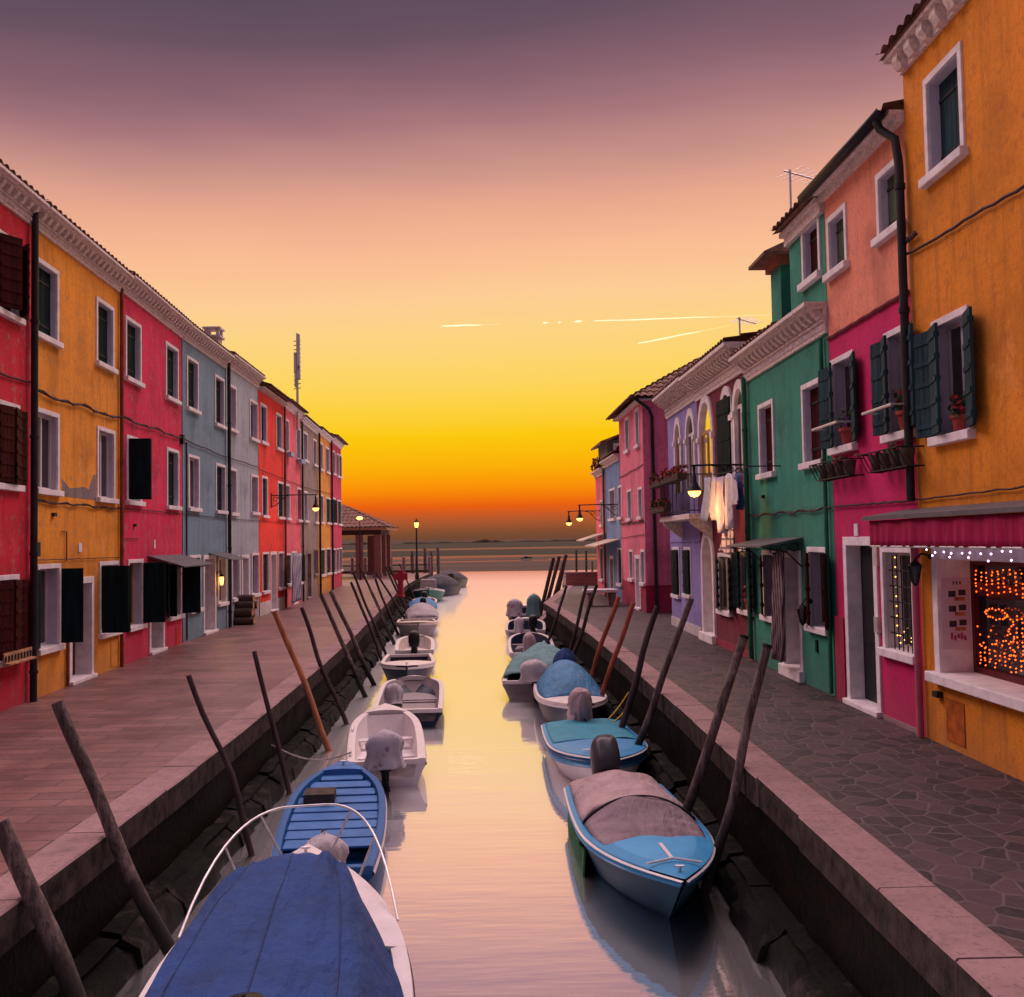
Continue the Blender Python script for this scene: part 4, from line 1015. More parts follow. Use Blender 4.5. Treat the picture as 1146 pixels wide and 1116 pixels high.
mb = MB(); mb.add([h.p(p[0], -.28, p[1]) for p in inner], [tuple(range(len(inner)))]); h.part('leaf', WDOOR, mb, dr, fix=False)
mb = MB(); h.box(mb, a0_-.05, a1_+.05, -.3, .14, 0, .2); h.part('step', STONE, mb, dr, bevel=.01)
mb = MB(); h.box(mb, a0_+.32, a0_+.62, -.279, -.24, 1.35, 1.72); h.part('letter_box', IRON, mb, dr)
h.walls(); z = h.cornice(h.H, 'full', h=.62, over=.38, mt=CORN); h.roof(z, .44, 12)
mb = MB(); h.box(mb, .01, a0_-.02, 0, .03, 0, .16); h.part('plinth', P['dado'], mb)

h = house_r('violet_house', 'violet house with arched windows, dark shutters and a flowered balcony', 786.3, 752.5, P['violet'], (779, 447.5))
hvi = h
wA2, qA2 = arch_window(h, 768, 778.6, 456.5, h.loc(773, 548)[1], GLASS); wA1, qA1 = arch_window(h, 755.3, 763.3, 466.5, h.loc(759, 552)[1], MIRROR)
h.leaf(wA2, qA2[0]+.16, 1, qA2[2]+.02, qA2[3]+.1, .72, 0, DKG, 2, d0=-.12)
for (xf, xn) in ((753, 760.5), (766, 773.5)):
    win_f(h, xf, xn, 612, 668, back='s', shut=(('n', 4), ('f', 4)), mt=DKG, reveal=.06)
h.walls(); z = h.cornice(h.H, 'full', h=.60, over=.38, mt=CORN); h.roof(z, .44, 12)
mb = MB(); h.box(mb, .01, h.L-.003, 0, .03, 0, .26); h.part('plinth', P['whitewash'], mb)
mb = MB(); h.box(mb, .01, h.L-.003, 0, .02, h.loc(770, 611)[1]+.1, h.loc(770, 611)[1]+.16); h.part('ledge', P['violet'], mb)

# pink corner house beyond the alley
h = house_r('pink_corner_house', 'pink house with a crimson base and hipped tile roof beyond the alley', 724, 697, P['pink'], (721.6, 446))
hpi = h
h.depth = 7
for q in ((699.6, 704, 469, 509), (711, 715.3, 459, 503.5), (702.2, 707, 548.6, 583.7), (714.2, 719, 546, 582), (704.4, 708.7, 615, 650), (717.2, 721.6, 615, 654.7)):
    win_f(h, *q, back='g', reveal=.1)
h.door(711, 716.6, 621, mt=WDOOR)
h.walls()
dd_ = h.holes[-1]; zd = h.loc(722, 655)[1]
wp = [q for q in h.holes[:-1] if q[2] < zd]
mb = MB(); h.box(mb, -.018, dd_[0]-.01, 0, .02, 0, zd); h.box(mb, dd_[1]+.01, h.L-.003, 0, .02, 0, zd); h.box(mb, -.02, 0, -7, -.001, 0, zd); h.part('dado', P['dado'], mb)
z = h.H; mb = MB(); h.box(mb, -.2, h.L+.2, -7, .22, z, z+.06); h.part('eaves', CORN, mb)
mb = MB(); sl = math.radians(31); ov = .45; LU = h.L+2*ov; LD = 7+2*ov
corrug(mb, h.p(-ov, ov, z+.08), (1, 0, 0), LU, h.p(0, -1, 0), sl, LU/2/math.cos(sl), vmax=lambda u: min(u, LU-u)/math.cos(sl))
corrug(mb, h.p(-ov, ov, z+.08), h.p(0, -1, 0), LD, (1, 0, 0), sl, LU/2/math.cos(sl), vmax=lambda u: min(u, LU/2, LD-u)/math.cos(sl))
corrug(mb, h.p(h.L+ov, ov, z+.08), h.p(0, -1, 0), LD, (-1, 0, 0), sl, LU/2/math.cos(sl), vmax=lambda u: min(u, LU/2, LD-u)/math.cos(sl))
h.part('roof', TILE, mb, fix=False)
mb = MB(); mb.tube([h.p(-.30, .30, z+.05), h.p(-.16, -.2, z-.3), h.p(-.08, -.32, z-.55), h.p(-.08, -.34, .1)], .06, 10); h.part('drainpipe', PIPED, mb, smooth=40)
h.cable(h.loc(724, 518)[1], h.loc(699, 532)[1], .016, .03, .03); h.cable(h.loc(724, 583)[1], h.loc(699, 586)[1], .02, .01, .04, twist=True); h.cable(h.loc(724, 598)[1], h.loc(699, 602)[1], .012, .01)
mb = MB(); h.box(mb, -.03, -.001, -1.6, -.9, h.loc(724, 603)[1], h.loc(724, 596)[1]); sg = h.part('street_sign', STONE, mb)
mb = MB()
for k in range(6): h.box(mb, -.034, -.031, -1.53+.1*k, -1.47+.1*k, h.loc(724, 601.5)[1], h.loc(724, 598)[1]+.02*(k % 2))
h.part('sign_mark', IRON, mb, sg)

h = house_r('blue_house', 'narrow blue house with a grey-green attic and an air conditioner, near the far right end', 696.7, 680, P['blue'], (698, 512))
hbl = h
for q in ((682, 688.5, 548, 583.7), (692, 696.4, 544, 582)): win_f(h, *q, back='gy', reveal=.2, mt=DKG)
h.door(682.5, 687, 622, mt=IRON, reveal=.1); win_f(h, 691, 696, 613, 655, back='s', reveal=.05)
h.walls(); z = h.cornice(h.H, 'band', mt=CORN)
zat = h.loc(697, 468)[1]
aN = h.loc(678.5, 490)[0]
mb = MB(); h.box(mb, aN, aN+3.2, -4.5, -.03, z+.02, zat-.35); at_ = h.part('attic', P['olive'], mb)
mb = MB(); mb.prism([h.p(aN-.22, .30, zat-.42), h.p(aN-.22, -2.3, zat+.55), h.p(aN-.22, -4.8, zat-.3), h.p(aN-.22, -4.8, zat-.4), h.p(aN-.22, -2.3, zat+.43), h.p(aN-.22, .30, zat-.52)], (3.6, 0, 0)); h.part('attic_roof', TILE, mb, at_)
mb = MB(); corrug(mb, h.p(0, .3, z+.03), (1, 0, 0), aN, h.p(0, -1, 0), math.radians(20), 4.2); h.part('roof', TILE, mb, fix=False)
acu = simple('ac_casing', (.55, .52, .46), .5, .1, 4, 0)
za_ = zat-1.15
mb = MB(); h.box(mb, aN-.36, aN-.02, -.95, -.28, za_, za_+.62); ac = h.part('air_conditioner', acu, mb, bevel=.02)
mb = MB(); mb.tube([h.p(aN-.361, -.60, za_+.31), h.p(aN-.375, -.60, za_+.31)], .23, 20); h.part('fan', IRON, mb, ac)
a0_, z0_ = h.loc(696, 610); mb = MB(); mb.prism([h.p(.3, .02, z0_+.25), h.p(.3, 1.0, z0_-.02), h.p(.3, 1.0, z0_-.06), h.p(.3, .02, z0_+.2)], (h.L-.4, 0, 0)); h.part('awning', simple('awning_pale', (.55, .45, .35), .8, .2, 3), mb)
h.pipe(h.L-.06, 0, h.H, .05, PIPEG, .09)
h = house_r('far_rose_house', 'dusty pink house ending the right row, red flowers on its roof edge', 679.7, 669, P['rose'], (671, 533))
hfr = h
win_f(h, 672, 674.5, 560, 590, back='s', reveal=.06); win_f(h, 671.5, 675, 612, 650, back='s', reveal=.05)
h.walls(); z = h.cornice(h.H, 'band', mt=CORN)
mb = MB(); mb.prism([h.p(.02, .02, 2.85), h.p(.02, 1.0, 2.55), h.p(.02, 1.0, 2.5), h.p(.02, .02, 2.8)], (h.L-.1, 0, 0)); h.part('awning', simple('awning_pale2', (.5, .42, .34), .8, .2, 3), mb)

# ------------------------------------------------------------------ boats
def paint(name, c, rough=.35, wear=.12):
    m, t, b = newmat(name)
    f = noise_tex(t, 3.5, 7, None, .65); g = noise_tex(t, 22, 4)
    col = cramp(t, f, [(.3, sc(c, 1-wear)), (.7, sc(c, 1+wear*.6))])
    col = mixc(t, cramp(t, g, [(.6, (0, 0, 0, 1)), (.8, (.35, .35, .35, 1))]), col, sc((c[0]*.55+.006, c[1]*.55+.006, c[2]*.55+.005), 1))
    t.links.new(col, b.inputs['Base Color']); b.inputs['Roughness'].default_value = rough; b.inputs['Specular IOR Level'].default_value = .12
    bump(t, b, f, .06, .02); return m
def cloth(name, c, rough=.85):
    m, t, b = newmat(name)
    f = noise_tex(t, 2.2, 6, None, .6)
    col = cramp(t, f, [(.3, sc(c, .72)), (.72, sc(c, 1.2))])
    col = mixc(t, cramp(t, noise_tex(t, 9, 6, (1, 1, .5), .7), [(.6, (0, 0, 0, 1)), (.8, (.4, .4, .4, 1))]), col, sc((c[0]*.8+.012, c[1]*.8+.012, c[2]*.85+.014), 1))
    t.links.new(col, b.inputs['Base Color']); b.inputs['Roughness'].default_value = rough
    rg = nd(t, 'ShaderNodeMath', {0: nd(t, 'ShaderNodeMath', {0: noise_tex(t, 1.7, 4, (.9, 2.8, 1.2), .5), 1: .5}, operation='SUBTRACT').outputs[0]}, operation='ABSOLUTE').outputs[0]
    r2 = nd(t, 'ShaderNodeMath', {0: rg, 1: -2.6, 2: noise_tex(t, 5, 6, None, .6)}, operation='MULTIPLY_ADD').outputs[0]
    bump(t, b, nd(t, 'ShaderNodeMath', {0: noise_tex(t, 70, 2), 1: .12, 2: r2}, operation='MULTIPLY_ADD').outputs[0], .75, .05); return m
def floral():
    m, t, b = newmat('floral_cloth')
    co = nd(t, 'ShaderNodeTexCoord').outputs['Object']
    v = nd(t, 'ShaderNodeTexVoronoi', {'Vector': co, 'Scale': 8.0})
    col = cramp(t, v.outputs['Distance'], [(.20, (.45, .03, .06, 1)), (.30, (.10, .11, .15, 1)), (.50, (.40, .36, .40, 1))])
    col = mixc(t, cramp(t, noise_tex(t, 4, 4), [(.42, (0, 0, 0, 1)), (.56, (1, 1, 1, 1))]), col, (.40, .37, .41, 1))
    t.links.new(col, b.inputs['Base Color']); b.inputs['Roughness'].default_value = .9; bump(t, b, noise_tex(t, 8, 6), .4, .03); return m
BW = paint('gelcoat_white', (.70, .64, .64), .35); BLUE = paint('boat_blue', (.045, .27, .52), .38); BLUED = paint('boat_deep_blue', (.012, .08, .24), .4)
NAVY = paint('boat_navy', (.018, .028, .06), .35); BGREY = paint('boat_grey', (.30, .26, .26), .6, .2); BGREEN = paint('boat_green', (.04, .16, .13), .45)
BTEAL = paint('boat_teal', (.04, .26, .36), .6, .2); CREAM = paint('boat_cream', (.60, .52, .46), .5, .2)
TARPB = cloth('tarp_blue', (.0008, .034, .155), .9); TARPT = cloth('tarp_teal', (.10, .23, .24)); TARPD = cloth('tarp_dome_blue', (.018, .17, .36), .7)
TARPP = cloth('tarp_taupe', (.42, .30, .31)); TARPP2 = cloth('tarp_taupe_dark', (.24, .175, .20)); TARPG = cloth('tarp_grey', (.36, .32, .34)); TARPK = cloth('tarp_charcoal', (.045, .04, .052)); TARPW = cloth('tarp_white', (.55, .48, .50))
FLORAL = floral()
BLACK = paint('motor_black', (.018, .018, .02), .35); MOTG = paint('motor_grey', (.055, .052, .06), .3); RUBBER = simple('rubber_black', (.02, .02, .02), .7, .3, 8)
ALGAE = simple('hull_algae', (.03, .12, .05), .9, .6, 7, .8)

class Boat:
    def __init__(s, name, label, stern, bow, beam, zs=.40, zb=.72, hull=None, rim=None, inner=None, rail=None, rim_w=.11, fore=.30, p=2.3, tr=.86, floor=.12, rake=.75, cat='boat', group='small boats moored along the canal', bottom=None, aft=.0):
        st, bo = Vector((*stern, 0)), Vector((*bow, 0)); d = bo-st
        s.L = d.length; s.B = beam; s.zs, s.zb, s.p_, s.tr, s.rake, s.floor, s.rw = zs, zb, p, tr, rake, floor, rim_w
        s.root = empty(name, (st+bo)/2, math.atan2(d.y, d.x), label, cat, group)
        s.heel = rnd.uniform(-.02, .02); s.root.rotation_euler = (s.heel, 0, s.root.rotation_euler.z)
        n = 22; T = [i/n for i in range(n)]+[1-.5/n, 1]
        s.T = T
        # hull skin: keel, chine, topside, gunwale
        rows = []
        for t in T:
            b, z = s.hb(t), s.sheer(t); k = -.22*(1-max(0, (t-.55)/.45)**2*1.0); ch = .80-.25*max(0, t-.4)
            sec = [(0, k), (b*ch*.55, k*.75), (b*ch, .02+.22*max(0, t-.5)), (b*(ch*.35+.65), .02+.55*z), (b*.985, z-.11), (b, z-.05), (b, z)]
            pts = [(y, zz_) for y, zz_ in sec]
            full = [(-y, zz_) for y, zz_ in pts[::-1]]+pts[1:]
            rows.append([Vector((s.xx(t, zz_), y, zz_)) for y, zz_ in full])
        mb = MB(); mb.grid(rows); m_ = len(rows[0]); mb.add(rows[0], [tuple(range(m_))])
        s.hull = mb.build('hull', hull or BW, s.root, smooth=35)
        # rim and inside
        mb = MB(); A = []; cw = .045
        tb = T[:-3]
        for t in tb:
            b, z = s.hb(t), s.sheer(t); w = min(rim_w, b*.6)
            A.append([Vector((s.xx(t, z), b*1.01, z-.03)), Vector((s.xx(t, z), b*1.0, z+.022)), Vector((s.xx(t, z), b-w*.5, z+.03)), Vector((s.xx(t, z), b-w, z+.02)), Vector((s.xx(t, z), b-w-.01, z-.03))])
        mb.grid(A); mb.grid([[Vector((p_.x, -p_.y, p_.z)) for p_ in r] for r in A])
        # stern cross piece
        z = s.sheer(0); b = s.hb(0)
        mb.box(s.xx(0, z)-.01, s.xx(0, z)+.10, -b*.995, b*.995, z-.06, z+.02)
        s.rim = mb.build('gunwale', rim or BW, s.root, smooth=40, fix=True)
        mb = MB(); I1 = []; I2 = []; tf = 1-fore
        ti = [t for t in T if t <= tf+.02]
        for t in ti:
            b, z = s.hb(t), s.sheer(t); w = min(rim_w, b*.6)
            r = [Vector((s.xx(t, z), b-w-.005, z)), Vector((s.xx(t, .3), (b-w)*.93, floor+.12)), Vector((s.xx(t, .2), (b-w)*.86, floor))]
            I1.append(r+[Vector((q.x, -q.y, q.z)) for q in r[::-1]])
        mb.grid(I1); mb.add(I1[0], [tuple(range(6))]); mb.add(I1[-1], [tuple(range(6))[::-1]])
        s.inner = mb.build('interior', inner or BGREY, s.root, smooth=30)
        if fore > 0:
            s.deck('foredeck', tf, 1.0, rim or BW)
        if rail is not None: s.band('rub_rail', rail, -.03, -.10, .022)
        if bottom: s.band('waterline_band', bottom, -1, -1, .006)
    def hb(s, t):
        if t < .42: return s.B/2*(s.tr+(1-s.tr)*math.sin(t/.42*PI/2))
        u = (t-.42)/.58; return max(.012, s.B/2*(1-u**s.p_))
    def sheer(s, t): return s.zs+(s.zb-s.zs)*(max(0, t)**1.9)
    def xx(s, t, z): return s.L*(t-.5)-s.rake*max(0, 1-z/max(.1, s.sheer(t)))*max(0, (t-.45)/.55)**1.6
    def band(s, name, mt, dz0, dz1, o):
        mb = MB()
        for sg in (1, -1):
            rows = []
            for t in s.T:
                b, z = s.hb(t), s.sheer(t)
                if dz0 == -1: z0, z1, bb = .09, -.02, b*.83
                else: z0, z1, bb = z+dz0, z+dz1, b
                rows.append([Vector((s.xx(t, z0)+o*max(0, t-.8)*4, sg*(bb+.001), z0)), Vector((s.xx(t, z0)+o*max(0, t-.8)*4, sg*(bb+o), (z0*2+z1)/3)), Vector((s.xx(t, z1)+o*max(0, t-.8)*4, sg*(bb+o), (z0+2*z1)/3)), Vector((s.xx(t, z1), sg*(bb*.985), z1))])
            mb.grid(rows)
        return mb.build(name, mt, s.root, smooth=50)
    def deck(s, name, t0, t1, mt, camber=.05, lift=.024, inset=0):
        mb = MB(); rows = []
        n = 10
        for i in range(n+1):
            t = t0+(t1-t0)*i/n; b, z = max(.01, s.hb(t)-inset), s.sheer(t)
            rows.append([Vector((s.xx(t, z), b*.99*k/4, z+lift+camber*(1-(k/4)**2)*min(1, b/.3))) for k in range(-4, 5)])
        mb.grid(rows); r = rows[0]; mb.add(r+[q-Vector((0, 0, .10)) for q in r], [(i, i+1, 10+i, 9+i) for i in range(8)])
        return mb.build(name, mt, s.root, smooth=40)
    def thwart(s, t, w, mt, z=None):
        b = s.hb(t)-s.rw*.6; z = z if z is not None else s.sheer(t)-.12
        mb = MB(); x = s.xx(t, z); mb.box(x-w/2, x+w/2, -b, b, z-.03, z); return mb.build('thwart', mt, s.root, bevel=.008)
    def cover(s, name, t0, t1, h, mt, prof=None, drop=.06, out=.02, wr=.03, seed=0, ridge=0, nx=26, ny=20, parent=None):
        prof = prof or (lambda u: math.sin(PI*min(1, max(0, u)))**.5)
        mb = MB(); rows = []
        for i in range(nx+1):
            u = i/nx; t = t0+(t1-t0)*u; b = s.hb(t)+out; z = s.sheer(t); r = []
            for k in range(ny+1):
                v = -1+2*k/ny; c = (1-abs(v)**2.2)
                hh_ = z+.03+h*prof(u)*c+ridge*max(0, 1-abs(v)*5)*prof(u)
                if abs(v) > .93: hh_ -= drop*(abs(v)-.93)/.07
                q = Vector((s.xx(t, z), b*max(-1, min(1, v*1.03)), hh_))
                q.z += wr*(noise.noise(Vector((q.x*2.2+seed, q.y*3.1, 0)))+.8*abs(noise.noise(Vector((q.x*5+seed, q.y*1.3+q.x*2, 2)))))*min(1, c*3+.1)
                r.append(q)
            rows.append(r)
        mb.grid(rows); return mb.build(name, mt, parent or s.root, smooth=60, solid=.008)
    def motor(s, mt=None, tilt=0, y=0.0, size=1.0, t=0.0, name='outboard_motor', cover=None, covershape=(1, 1, 1), skirt=.0, turn=0):
        "outboard on the transom; tilt in degrees lifts the leg out of the water"
        z = s.sheer(0); x0 = s.xx(0, z)-.12*size
        R_ = Matrix.Translation((x0+.06, y, z+.02)) @ Matrix.Rotation(math.radians(tilt), 4, 'Y') @ Matrix.Rotation(math.radians(turn), 4, 'Z')
        def tr(mb): mb.v = [tuple(R_ @ Vector(v)) for v in mb.v]
        k = size; mb = MB(); cs_ = .74*min(covershape[0], covershape[1]) if cover else 1
        rows = []
        for (zz_, sx, sy, ox) in ((.10, .12, .10, 0), (.14, .20, .14, -.02), (.26, .24, .16, -.03), (.40, .235, .155, -.03), (.50, .20, .13, -.02), (.545, .12, .07, 0), (.55, .01, .01, 0)):
            rows.append([Vector((k*(ox-.06+cs_*sx*math.copysign(abs(math.cos(a))**.6, math.cos(a))), k*cs_*sy*math.copysign(abs(math.sin(a))**.6, math.sin(a)), k*zz_*(covershape[2]*.76 if cover else 1))) for a in [2*PI*i/16 for i in range(16)]])
        mb.grid(rows, 0, True); mb.add(rows[0], [tuple(range(16))]); mb.add(rows[-1], [tuple(range(16))]); tr(mb)
        mo = mb.build(name, mt or BLACK, s.root, smooth=45)
        mb = MB(); mb.tube([(-.08*k, 0, .12*k), (-.08*k, 0, -.35*k), (-.07*k, 0, -.62*k)], [.075*k, .055*k, .045*k], 10); mb.box(-.24*k, .02*k, -.07*k, .07*k, -.40*k, -.385*k); mb.tube([(-.22*k, 0, -.6*k), (.06*k, 0, -.6*k), (.12*k, 0, -.6*k)], [.03*k, .055*k, .01*k], 10); tr(mb)
        mb.build('leg', mt or BLACK, mo, smooth=45)
        mb = MB()
        for q in range(3):
            a = 2*PI*q/3; mb.obox((-.235*k, 0, -.6*k), (.02*k, .05*k*math.cos(a+1.57), .05*k*math.sin(a+1.57)), (0, .12*k*math.cos(a), .12*k*math.sin(a)), (.012*k, 0, 0))
        tr(mb); mb.build('propeller', MOTG, mo)
        mb = MB(); mb.box(.0, .12*k, -.09*k, .09*k, -.16*k, .06*k); mb.tube([(.05*k, .04, .16*k), (.3*k, .06, .22*k), (.55*k, .07, .27*k)], [.022*k, .02*k, .025*k], 8); tr(mb); mb.build('tiller', RUBBER, mo, smooth=40)
        if cover:
            mb = MB(); rows = []; nn_ = 36
            for (zz_, sc_) in ((.605, .05), (.59, .42), (.55, .72), (.49, .90), (.41, .99), (.33, 1.0), (.25, .96), (.18, .94), (.10, 1.0), (.02-skirt*.5, 1.06), (-.06-skirt, 1.12)):
                r = []
                for i in range(nn_):
                    a = 2*PI*i/nn_; w = 1+.22*noise.noise(Vector((math.cos(a)*1.3+s.L, math.sin(a)*1.3, zz_*3)))+.16*abs(noise.noise(Vector((math.cos(a)*3+s.L, math.sin(a)*3, zz_*2))))+.09*math.sin(a*9+s.L+3*noise.noise(Vector((math.cos(a), math.sin(a), zz_*2))))*min(1, max(0, .62-zz_)*2.4)
                    ca, sa = math.copysign(abs(math.cos(a))**.75, math.cos(a)), math.copysign(abs(math.sin(a))**.75, math.sin(a)); r.append(Vector((k*covershape[0]*(-.08+.26*sc_*w*ca), k*covershape[1]*.19*sc_*w*sa*(1-.22*ca), k*covershape[2]*(zz_-.16*sc_*max(0, ca)*(zz_ > .3)-.05*sc_*abs(sa)**3*(zz_ > .3))+.035*noise.noise(Vector((a*1.3, zz_*4, s.L))))))
                rows.append(r)
            mb.grid(rows, 0, True); mb.add(rows[0], [tuple(range(nn_))]); tr(mb); mb.build('motor_cover', cover, mo, smooth=70)
        return mo
    def cleat(s, t, y=0):
        z = s.sheer(t)+.075; x = s.xx(t, z); mb = MB(); mb.tube([(x, y, z-.05), (x, y, z+.02)], .016, 8); mb.tube([(x-.01, y-.045, z+.022), (x, y+.045, z+.022)], .012, 8); return mb.build('cleat', STEEL, s.root, smooth=40)
    def fender(s, t, sg, mt=None):
        b = s.hb(t)+.07; z = s.sheer(t); x = s.xx(t, z); mb = MB(); mb.lathe([(.01, -.36), (.05, -.33), (.065, -.25), (.065, -.08), (.04, -.02), (.012, .03)], (x, sg*b, z-.02), 10); return mb.build('fender', mt or BW, s.root, smooth=40)
def sh(y_px, z): return F*(H-z)
# ---- left side, nearest first
b = Boat('tarp_cabin_boat', 'white motor boat under a big blue tarp with a steel bow rail', (-1.38, 4.6), (-2.02, 10.25), 1.98, .62, .86, BW, BW, BGREY, RUBBER, .12, .42, 2.6, .92)
mb = MB(); rows = []
t0_, t1_ = -.02, .80
for i in range(37):
    u = i/36; t = t0_+(t1_-t0_)*u; z = b.sheer(max(0, t)); bb = b.hb(max(0, t))
    wv = bb*(1.0-.26*max(0, (u-.35)/.65)**1.2); r = []
    top = .62-.12*max(0, (u-.5)/.5); top *= min(1, (1-u)*5+.55)
    for k in range(33):
        v = -1+2*k/32; a = abs(v)
        if a < .62: y = v/.62*wv*.66; zz_ = z+top-.10*(a/.62)**2
        else: q = (a-.62)/.38; y = math.copysign(wv*(.66+.36*q), v); zz_ = z+(top-.10)*max(0,1-q)**1.15-.04*q
        fold = .028*math.sin(v*19+u*4+2*noise.noise(Vector((u*2, v*2, 3))))*max(0, abs(v)-.45)*min(1, u*3+.3)+.05*noise.noise(Vector((u*3, v*2.2, 1)))+.13*abs(noise.noise(Vector((v*4+u*2.5, u*1.1, 4))))+.05*abs(noise.noise(Vector((v*9-u*3, u*2.4, 7))))+.018*noise.noise(Vector((u*9, v*9, 8)))
        fold *= 1 if u < .88 else .25
        xq = b.xx(t, z)+(.05*noise.noise(Vector((v*3, 2, 2)))-.12*a*a if u > .9 else 0)
        r.append(Vector((xq, y, zz_+fold)))
    rows.append(r)
mb.grid(rows); tp = mb.build('tarpaulin', TARPB, b.root, smooth=60, solid=.01)
SEAM = cloth('tarp_seam', (.0015, .022, .10), .9)
for k in (8, 16, 24):
    mb = MB(); mb.tube([rows[i][k]+Vector((0, 0, .006)) for i in range(37)], .007, 5); mb.build('seam', SEAM, tp, smooth=60)
for i in (6, 12, 18, 24, 30):
    for k, sg in ((0, -1), (32, 1)):
        q = rows[i][k]; mb = MB(); mb.tube([q+Vector((0, 0, .02)), q+Vector((.02, sg*.03, -.05)), q+Vector((.01, sg*.035, -.22))], .006, 5); mb.build('lashing', STEEL, tp)
mb = MB()
for q in range(3): mb.tube([tuple(rows[36-q*0][4+q*12]+Vector((0, 0, -.02))), tuple(rows[36][4+q*12]+Vector((.12, 0, -.08)))], .008, 5)
rail = []
for i in range(25):
    a = -1+2*i/24; t = .66+.345*(1-abs(a)**2.0); bb = max(.0, b.hb(min(1, t))); y = a/1.0*b.hb(.66)*.99 if abs(a) > .55 else a*b.hb(.66)*.99
    y = math.copysign(b.hb(.64)*.985*min(1, abs(a)**.62), a); zr = b.sheer(min(1, t))+.02+.38*(1-abs(a)**5)
    rail.append(Vector((b.xx(min(1, t), 9)+.05, y, zr)))
mb = MB(); mb.tube(rail, .012, 8); br_ = mb.build('bow_rail', STEEL, b.root, smooth=60)
for i in (4, 8, 16, 20):
    q = rail[i]; tq = .66+.30*(1-abs(-1+2*i/24)**2); zq_ = b.sheer(tq)+.02
    mb = MB(); mb.tube([q, Vector((q.x-.07, math.copysign(min(abs(q.y), b.hb(tq)-.05), q.y), zq_))], .012, 6); mb.build('stanchion', STEEL, br_)
mb = MB(); rows = []
for (zz_, w_) in ((.0, .26), (.30, .24), (.46, .15), (.50, .02)): rows.append([Vector((b.xx(.20, .6)+w_*.6*math.cos(a), -.02+w_*.7*math.sin(a), b.zs+.56+zz_*.42)) for a in [2*PI*i/16 for i in range(16)]])
mb.grid(rows, 0, True); mb.build('engine_hood', BLACK, b.root, smooth=45)
b.cleat(.95)

b = Boat('blue_plank_boat', 'blue wooden boat with plank boards across it and a grey hooded motor, left', (-2.06, 11.1), (-2.52, 15.6), 1.34, .34, .55, BLUED, paint('boat_mid_blue', (.03, .115, .30), .45), BLUED, BW, .09, .0, 3.4, .84)
PLK = paint('plank_blue', (.055, .17, .42), .5, .25); mb_n = 0
for k in range(9):
    t = .235+.078*k; bq = b.hb(t)-.10; z = b.sheer(t)-.03; x = b.xx(t, z); mb = MB()
    mb.box(x-.165, x+.165, -bq, bq*.98, z-.03, z+.0); mb.build('plank', PLK, b.root, bevel=.008)
b.deck('foredeck', .88, 1.0, PLK, .03); b.thwart(.08, .3, PLK)
mb = MB(); mb.box(b.xx(.62, .5)-.2, b.xx(.62, .5)+.2, b.hb(.62)-.62, b.hb(.62)-.2, b.sheer(.62)-.03, b.sheer(.62)+.10); mb.build('locker', BARK, b.root, bevel=.01)
b.motor(BLACK, 0, -.05, 1.0, cover=TARPG, covershape=(1.1, 1.15, .72)); b.cleat(.93)

b = Boat('white_boat', 'white open boat with a floral cloth wrapped round its motor, left', (-1.93, 16.2), (-2.42, 20.3), 1.34, .40, .66, BW, BW, BW, BW, .13, .16, 3.6, .95)
for t in (.3, .6): b.thwart(t, .22, BW, b.sheer(t)-.2)
b.motor(BLACK, 0, .02, 1.05, cover=FLORAL, covershape=(1.1, 1.35, .85), skirt=-.02)
for t, sg in ((.12, 1), (.55, 1)):
    mb = MB(); q = Vector((b.xx(t, .5), sg*(b.hb(t)-.06), b.sheer(t)+.04)); mb.tube([q+Vector((-.12, 0, 0)), q+Vector((-.06, 0, .05)), q+Vector((.06, 0, .05)), q+Vector((.12, 0, 0))], .016, 6); mb.build('grab_handle', STEEL, b.root, smooth=50)

b = Boat('flat_grey_boat', 'flat grey-floored boat with square ends and a half covered motor, left', (-2.08, 21.3), (-2.35, 26.0), 1.55, .36, .44, NAVY, BW, BGREY, None, .10, .06, 7, .97)
b.motor(BLACK, 20, .28, .98, cover=TARPG, covershape=(1, .95, .95), skirt=-.12); b.thwart(.55, .2, BGREY, .2)
b = Boat('navy_boat', 'dark blue boat with a broad white foredeck, bow towards the bridge, left', (-2.95, 31.0), (-2.55, 26.1), 1.55, .46, .70, NAVY, BW, BGREY, BW, .10, .42, 2.8, .9)
b.cleat(.96)
b = Boat('outboard_boat', 'white rimmed boat with a big black outboard motor at its stern, left', (-2.93, 32.6), (-3.25, 37.0), 1.35, .40, .52, BW, BW, CREAM, None, .12, .12, 4, .95)
b.motor(BLACK, 0, .0, 1.2)
b = Boat('cream_bow_boat', 'grey hulled boat with cream deck and two cleats, bow to the bridge, left', (-3.9, 44.6), (-3.42, 40.0), 1.75, .5, .72, BGREY, CREAM, BGREY, CREAM, .10, .45, 2.6, .9)
b.cleat(.8, .35); b.cleat(.8, -.35)
b = Boat('covered_boat', 'boat under a pale canvas cover with a blue side, left', (-3.75, 46.5), (-4.3, 51.6), 1.6, .42, .6, BLUE, BW, BGREY, BW)
b.cover('canvas', 0, .95, .42, TARPG, wr=.05)
b = Boat('green_hull_boat', 'green hulled boat with white topsides near the street lamp, left', (-5.2, 69.5), (-4.8, 64.5), 2.2, .6, 1.0, BGREEN, BW, BGREY, BW, fore=.4)
b.motor(BLACK, 0, 0, 1.4)
mb = MB(); mb.prism([(b.xx(.45, 1), -.6, b.sheer(.45)), (b.xx(.45, 1), .6, b.sheer(.45)), (b.xx(.42, 1), .5, b.sheer(.45)+.75), (b.xx(.42, 1), -.5, b.sheer(.45)+.75)], (-.9, 0, 0)); mb.build('cabin', BGREY, b.root, bevel=.04)
